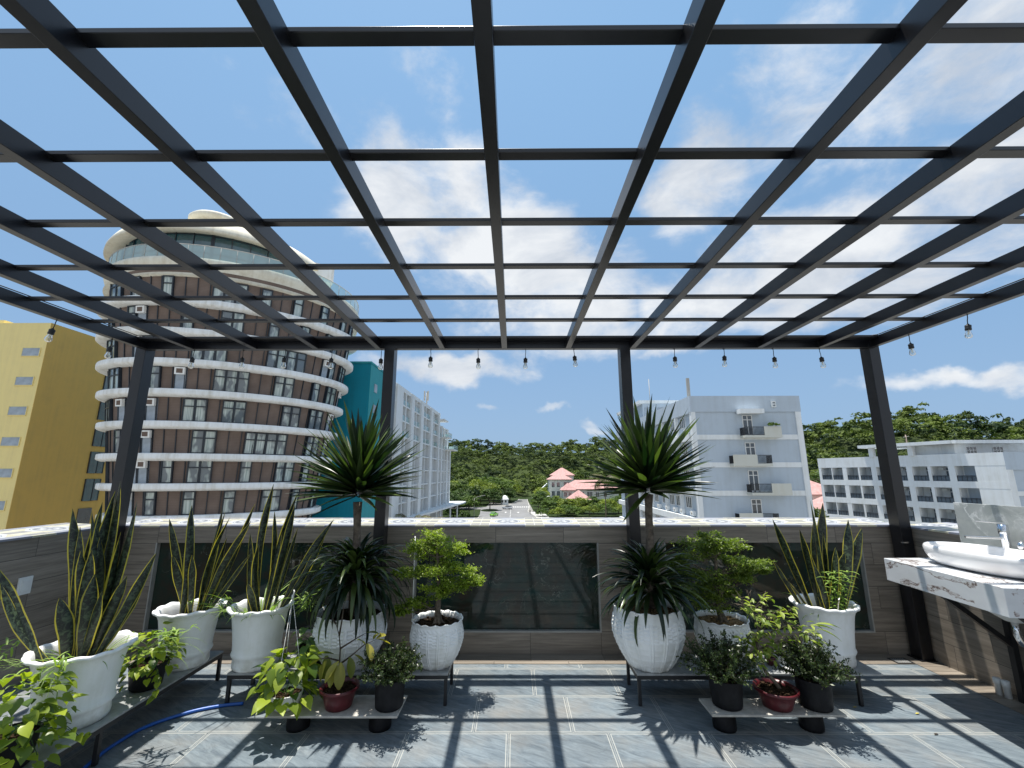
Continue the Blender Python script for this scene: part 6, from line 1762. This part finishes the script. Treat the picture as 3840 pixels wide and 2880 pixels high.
for (x, z, y, dx, dz, L) in [(-1.26, .43, -.05, -1, -.6, .12), (-1.21, .42, -.05, -.5, -1, .13), (-1.23, .44, -.02, .2, -1, .14), (-1.12, .41, -.05, .1, -1, .15), (-1.13, .42, -.06, -.6, -.8, .13), (-1.07, .437, -.04, .3, -.9, .12), (-.90, .541, -.03, 1, -.1, .10), (-.91, .54, -.02, .8, .5, .09), (-.93, .53, 0, .5, .8, .09), (-.96, .52, -.05, .6, -.6, .11), (-1.0, .55, .06, .8, .1, .09), (-1.15, .40, -.04, -.2, -1, .13), (-.98, .51, -.03, -.3, .7, .08), (-1.06, .43, .02, .9, -.4, .1), (-1.2, .43, .03, -.9, .2, .11), (-1.28, .42, .0, -.8, -.8, .11)]:
    lv.blade(bp(x, z, y), (dx, rg.uniform(-.5, -.1), dz), L, L * 0.46, rg.uniform(0.2, 0.8), 6, 0.18, rg.uniform(-.5, .5), rg.random(), prof=lambda q: max(0.02, math.sin(math.pi * min(1, q * 0.92 + 0.05)) ** 0.8))
lv.build('foliage', M['croton_leaf'], t)

t = thing('sapling', 'arching yellow green sapling in a maroon pot on the right front shelf', 'potted plant', (1.689, 3.168, ZS), 0, 'maroon pots on the shelves')
basin(0.112, 0.082, 0.134).build('pot', M['maroon'], t); soil_disc(0.108, 0.092, 4, parent=t, n=4)
X0 = 1.689
st = MB(); lv = Leaves(); rg = random.Random(8)
st.tube([bp(1.72, .23, .0), bp(1.69, .275), bp(1.645, .33, .02), bp(1.632, .417, .04), bp(1.62, .50, .05)], [.013, .012, .011, .009, .008], 8)
main = [[(1.62, .50), (1.63, .58), (1.60, .68), (1.575, .76)], [(1.62, .50), (1.68, .60), (1.70, .70), (1.749, .80)], [(1.62, .50), (1.72, .57), (1.82, .62), (1.946, .616)], [(1.62, .52), (1.74, .62), (1.83, .67), (1.902, .683)], [(1.632, .45), (1.74, .50), (1.83, .53), (1.914, .52)], [(1.62, .5), (1.58, .52), (1.54, .5)], [(1.60, .68), (1.53, .75), (1.47, .80)], [(1.60, .68), (1.56, .72), (1.50, .73)], [(1.632, .43), (1.70, .42), (1.76, .40)], [(1.632, .42), (1.57, .42), (1.53, .38)], [(1.68, .60), (1.73, .66), (1.78, .70)], [(1.82, .62), (1.88, .58), (1.95, .56)]]
for bi, b in enumerate(main):
    dy = rg.uniform(-.12, .10); P = [Vector(bp(x, z, .05 + dy * i / (len(b) - 1))) for i, (x, z) in enumerate(b)]
    st.tube(P, [.006 - .0045 * i / (len(P) - 1) for i in range(len(P))], 5)
    for i in range(26 if bi not in (6, 7) else 9):
        j = rg.randint(0, len(P) - 2); p = P[j].lerp(P[j + 1], rg.random() ** 0.7)
        q = p + Vector((rg.uniform(-.045, .045), rg.uniform(-.045, .045), rg.uniform(-.03, .04))); st.tube([p, q], .0009, 3)
        L = rg.uniform(.035, .065); lv.blade(q, (rg.uniform(-.6, 1), rg.uniform(-1, .3), rg.uniform(-.6, .35)), L, L * .42, rg.uniform(.2, .8), 5, .18, rg.uniform(-.5, .5), rg.random(), prof=lambda q_: max(.03, math.sin(math.pi * min(1, q_ * .95 + .03))))
for (x, z) in ((1.97, .65), (1.98, .62), (1.93, .64)):
    lv.blade(bp(x, z - .01, -.05), (1, -.2, -.3 if z < .64 else .05), .15, .034, .5, 7, .15, .1, .9, prof=lambda q_: max(.03, math.sin(math.pi * min(1, q_ * .95 + .03))))
# bare grey twigs
for i in range(16):
    p = Vector(bp(1.60, .68, .08)); pts = [p]
    d = Vector((rg.uniform(-1, .4), rg.uniform(-.3, .4), rg.uniform(0, 1))).normalized()
    for k in range(4): p = p + d * .035; d = (d + Vector((rg.uniform(-.5, .5), rg.uniform(-.3, .3), rg.uniform(-.3, .3)))).normalized(); pts.append(p.copy())
    st.tube(pts, [.002, .0016, .0012, .001, .0006], 4)
st.build('branches', M['bark'], t); lv.build('foliage', M['sapling_leaf'], t)

t = thing('small_pot', 'tiny white pot with a round white lid beneath the sapling on the right bench', 'pot', (2.0, 3.60, Z0))
MB().lathe([(0.045, 0), (0.05, 0.003), (0.062, 0.05), (0.066, 0.07), (0.064, 0.075), (0.057, 0.068)], 32).build('pot', M['white_plastic'], t)
MB().lathe([(0.085, 0.012), (0.09, 0.018), (0.088, 0.02), (0.0, 0.016)], 32, 0.03, -0.07).build('saucer', M['white_plastic'], t)
soil_disc(0.055, 0.062, 6, parent=t, n=3)
o = MB().lathe([(0.018, 0), (0.032, 0.02), (0.036, 0.05), (0.032, 0.055), (0.026, 0.045)], 24).build('plant_cup', M['maroon'])
o.location = (1.90, 3.60, Z0); tag(o, 'small dark red cup standing beside the tiny white pot', 'cup')

# hose
m = MB(); ctrl = [(-1.80, 3.52), (-1.92, 3.47), (-2.04, 3.44), (-2.169, 3.383), (-2.26, 3.31), (-2.339, 3.222), (-2.385, 3.13), (-2.399, 3.033), (-2.402, 2.95), (-2.396, 2.882), (-2.378, 2.778), (-2.34, 2.62), (-2.28, 2.45), (-2.2, 2.2), (-2.15, 1.9)]
# Catmull-Rom through the control points
P = [Vector((x, y, 0.0125)) for x, y in ctrl]; pts = []
for i in range(1, len(P) - 2):
    for k in range(6):
        t_ = k / 6; a, b, c, d = P[i - 1], P[i], P[i + 1], P[i + 2]
        pts.append(0.5 * ((2 * b) + (c - a) * t_ + (2 * a - 5 * b + 4 * c - d) * t_ ** 2 + (3 * b - a - 3 * c + d) * t_ ** 3))
pts.append(P[-2]); m.tube([(p.x, p.y, p.z) for p in pts], 0.0105, 12)
tag(m.build('garden_hose', M['hose']), 'bright blue garden hose curving over the slate floor', 'hose')

# ------------------------------------------------------------------ sink
def sink():
    t = thing('sink_counter', 'thick white marble counter with red brown veins on black brackets at the right wall', 'counter', (3.3, 3.25, 0))
    def L(x, y): return (x - 3.3, y - 3.25)
    m = MB(); m.prism([L(2.90, 2.79), L(3.655, 2.70), L(3.655, 3.75), L(2.97, 3.73)], 0.77, 0.935); m.build('worktop', M['marble'], t, bevel=0.0025)
    for y in (3.50, 2.98):
        b = MB(); _, yy = L(0, y)
        b.beam((3.10 - 3.3, yy, 0.757), (3.635 - 3.3, yy, 0.757), 0.03, 0.024)
        b.beam((3.155 - 3.3, yy, 0.735), (3.615 - 3.3, yy, 0.375), 0.034, 0.034)
        b.box(0.295, 0.335, yy - 0.02, yy + 0.02, 0.006, 0.744)
        b.build('bracket', M['bench_steel'], t)
    # waste pipe under the basin
    w = MB(); w.lathe([(0.0, 0.640), (0.05, 0.645), (0.12, 0.69), (0.17, 0.74), (0.185, 0.7695)], 36, 3.30 - 3.3, 3.15 - 3.25, close=False)
    w.build('basin_underside', M['white_plastic'], t)
    p = MB(); p.tube([(0.0, -0.1, 0.66), (0, -0.1, 0.56), (0.02, -0.1, 0.51), (0.07, -0.1, 0.49), (0.11, -0.1, 0.52), (0.12, -0.1, 0.58), (0.16, -0.1, 0.60), (0.36, -0.1, 0.60)], 0.021, 14)
    p.build('waste_pipe', M['chrome'], t)
    s = thing('marble_splashback', 'upright grey green veined marble slab standing behind the basin', 'splashback', (3.645, 3.25, 0.9355))
    MB().box(-0.013, 0.013, -0.60, 0.50, 0.0, 0.43).build('slab', M['grey_marble'], s, bevel=0.0015)
    # oval vessel basin
    b = thing('wash_basin', 'long oval white ceramic basin sitting on the marble counter', 'basin', (3.325, 3.24, 0.9355), R(3))
    A, Bx = 0.225, 0.40
    pr = [(0.0, 0.0), (0.72, 0.0), (0.86, 0.012), (0.97, 0.045), (1.02, 0.085), (1.03, 0.115), (1.01, 0.135), (0.975, 0.142), (0.94, 0.136), (0.925, 0.118), (0.90, 0.08), (0.80, 0.04), (0.5, 0.022), (0.0, 0.018)]
    n = 96; V = []; F = []
    for r, z in pr:
        for k in range(n):
            a = 2 * math.pi * k / n; c_, s_ = math.cos(a), math.sin(a)
            V.append((A * r * math.copysign(abs(c_) ** 0.85, c_), Bx * r * math.copysign(abs(s_) ** 0.85, s_), z))
    for i in range(len(pr) - 1):
        for k in range(n): F.append((i * n + k, i * n + (k + 1) % n, (i + 1) * n + (k + 1) % n, (i + 1) * n + k))
    bm = MB(); bm.add(V, F, smooth=True); o = bm.build('bowl', M['ceramic'], b); sb = o.modifiers.new('sub', 'SUBSURF'); sb.levels = sb.render_levels = 1
    MB().lathe([(0.028, 0.023), (0.026, 0.026), (0, 0.024)], 24, close=False).build('drain', M['chrome'], b)
    # tall single lever tap
    f = thing('basin_tap', 'tall square chrome basin tap with a long flat spout', 'tap', (3.555, 3.335, 0.9355))
    m = MB(); m.lathe([(0.03, 0), (0.03, 0.006), (0.026, 0.01), (0.026, 0.23), (0.03, 0.235), (0.03, 0.30), (0.0, 0.302)], 28)
    m.build('body', M['chrome'], f)
    m = MB(); m.beam((-0.0, 0.0, 0.205), (-0.17, 0.12, 0.200), 0.036, 0.016); m.build('spout', M['chrome'], f, bevel=0.002)
    m = MB(); m.beam((0.01, 0.0, 0.309), (-0.10, 0.09, 0.315), 0.022, 0.007); m.build('lever', M['chrome'], f, bevel=0.001)
    for (x, y, r_, nm) in ((3.575, 3.255, 0.022, 'chrome soap bottle with a rounded cap next to the tap'), (3.58, 3.165, 0.026, 'wider chrome jar with a domed lid at the far right of the counter')):
        o = MB().lathe([(r_, 0), (r_, 0.11), (r_ * 0.7, 0.12), (r_ * 0.7, 0.14), (r_ * 1.05, 0.145), (r_ * 1.1, 0.165), (r_ * 0.8, 0.185), (0, 0.19)], 28).build('soap_bottle', M['chrome'])
        o.location = (x, y, 0.936); tag(o, nm, 'bottle')
    o = MB().lathe([(0.03, 0), (0.033, 0.01), (0.036, 0.12), (0.034, 0.125), (0.030, 0.12), (0.028, 0.01), (0, 0.01)], 28).build('cup', M['white_plastic'])
    o.location = (3.59, 3.40, 0.936); tag(o, 'plain white cup behind the basin beside the tap', 'cup')
    for (x, y, lab) in ((3.575, 3.625, 'upright white plastic pipe end at the wall foot under the sink, nearer the post'), (3.585, 3.575, 'upright white plastic pipe end at the wall foot under the sink, nearer the bracket')):
        o = MB().lathe([(0.021, 0), (0.021, 0.07), (0.024, 0.072), (0.024, 0.11), (0.021, 0.112), (0.0, 0.112)], 20).build('pipe_stub', M['white_plastic'])
        o.location = (x, y, 0.0045); tag(o, lab, 'pipe', 'pipe ends under the sink')
sink()

# fallen leaves on the slate
lv = None
rg = random.Random(77)
for i, (x, y, lab, c) in enumerate([(2.36, 3.44, 'small fallen yellow leaf on the slate right of the right bench', (0.55, 0.42, 0.06)), (2.72, 3.36, 'small fallen yellow leaf on the slate beside the rafter shadow near the sink', (0.55, 0.45, 0.08)), (0.42, 4.02 - .0, None, None), (-2.28, 3.72, None, None), (2.62, 3.12, 'small dark fallen leaf on the slate in the lower right', (0.05, 0.04, 0.03))]):
    if lab is None: continue
    l = Leaves(); l.blade((0, 0, 0.004), (1, 0.3, 0.10), 0.035, 0.014, 0.3, 5, 0.1, tint=0.5)
    mt = plain('fallen_leaf_' + ('yellow' if c[0] > .1 else 'brown') + str(i), c, 0.7, 0.2, 40)
    o = l.build('fallen_leaf', mt); o.location = (x, y, 0.001); tag(o, lab, 'leaf')
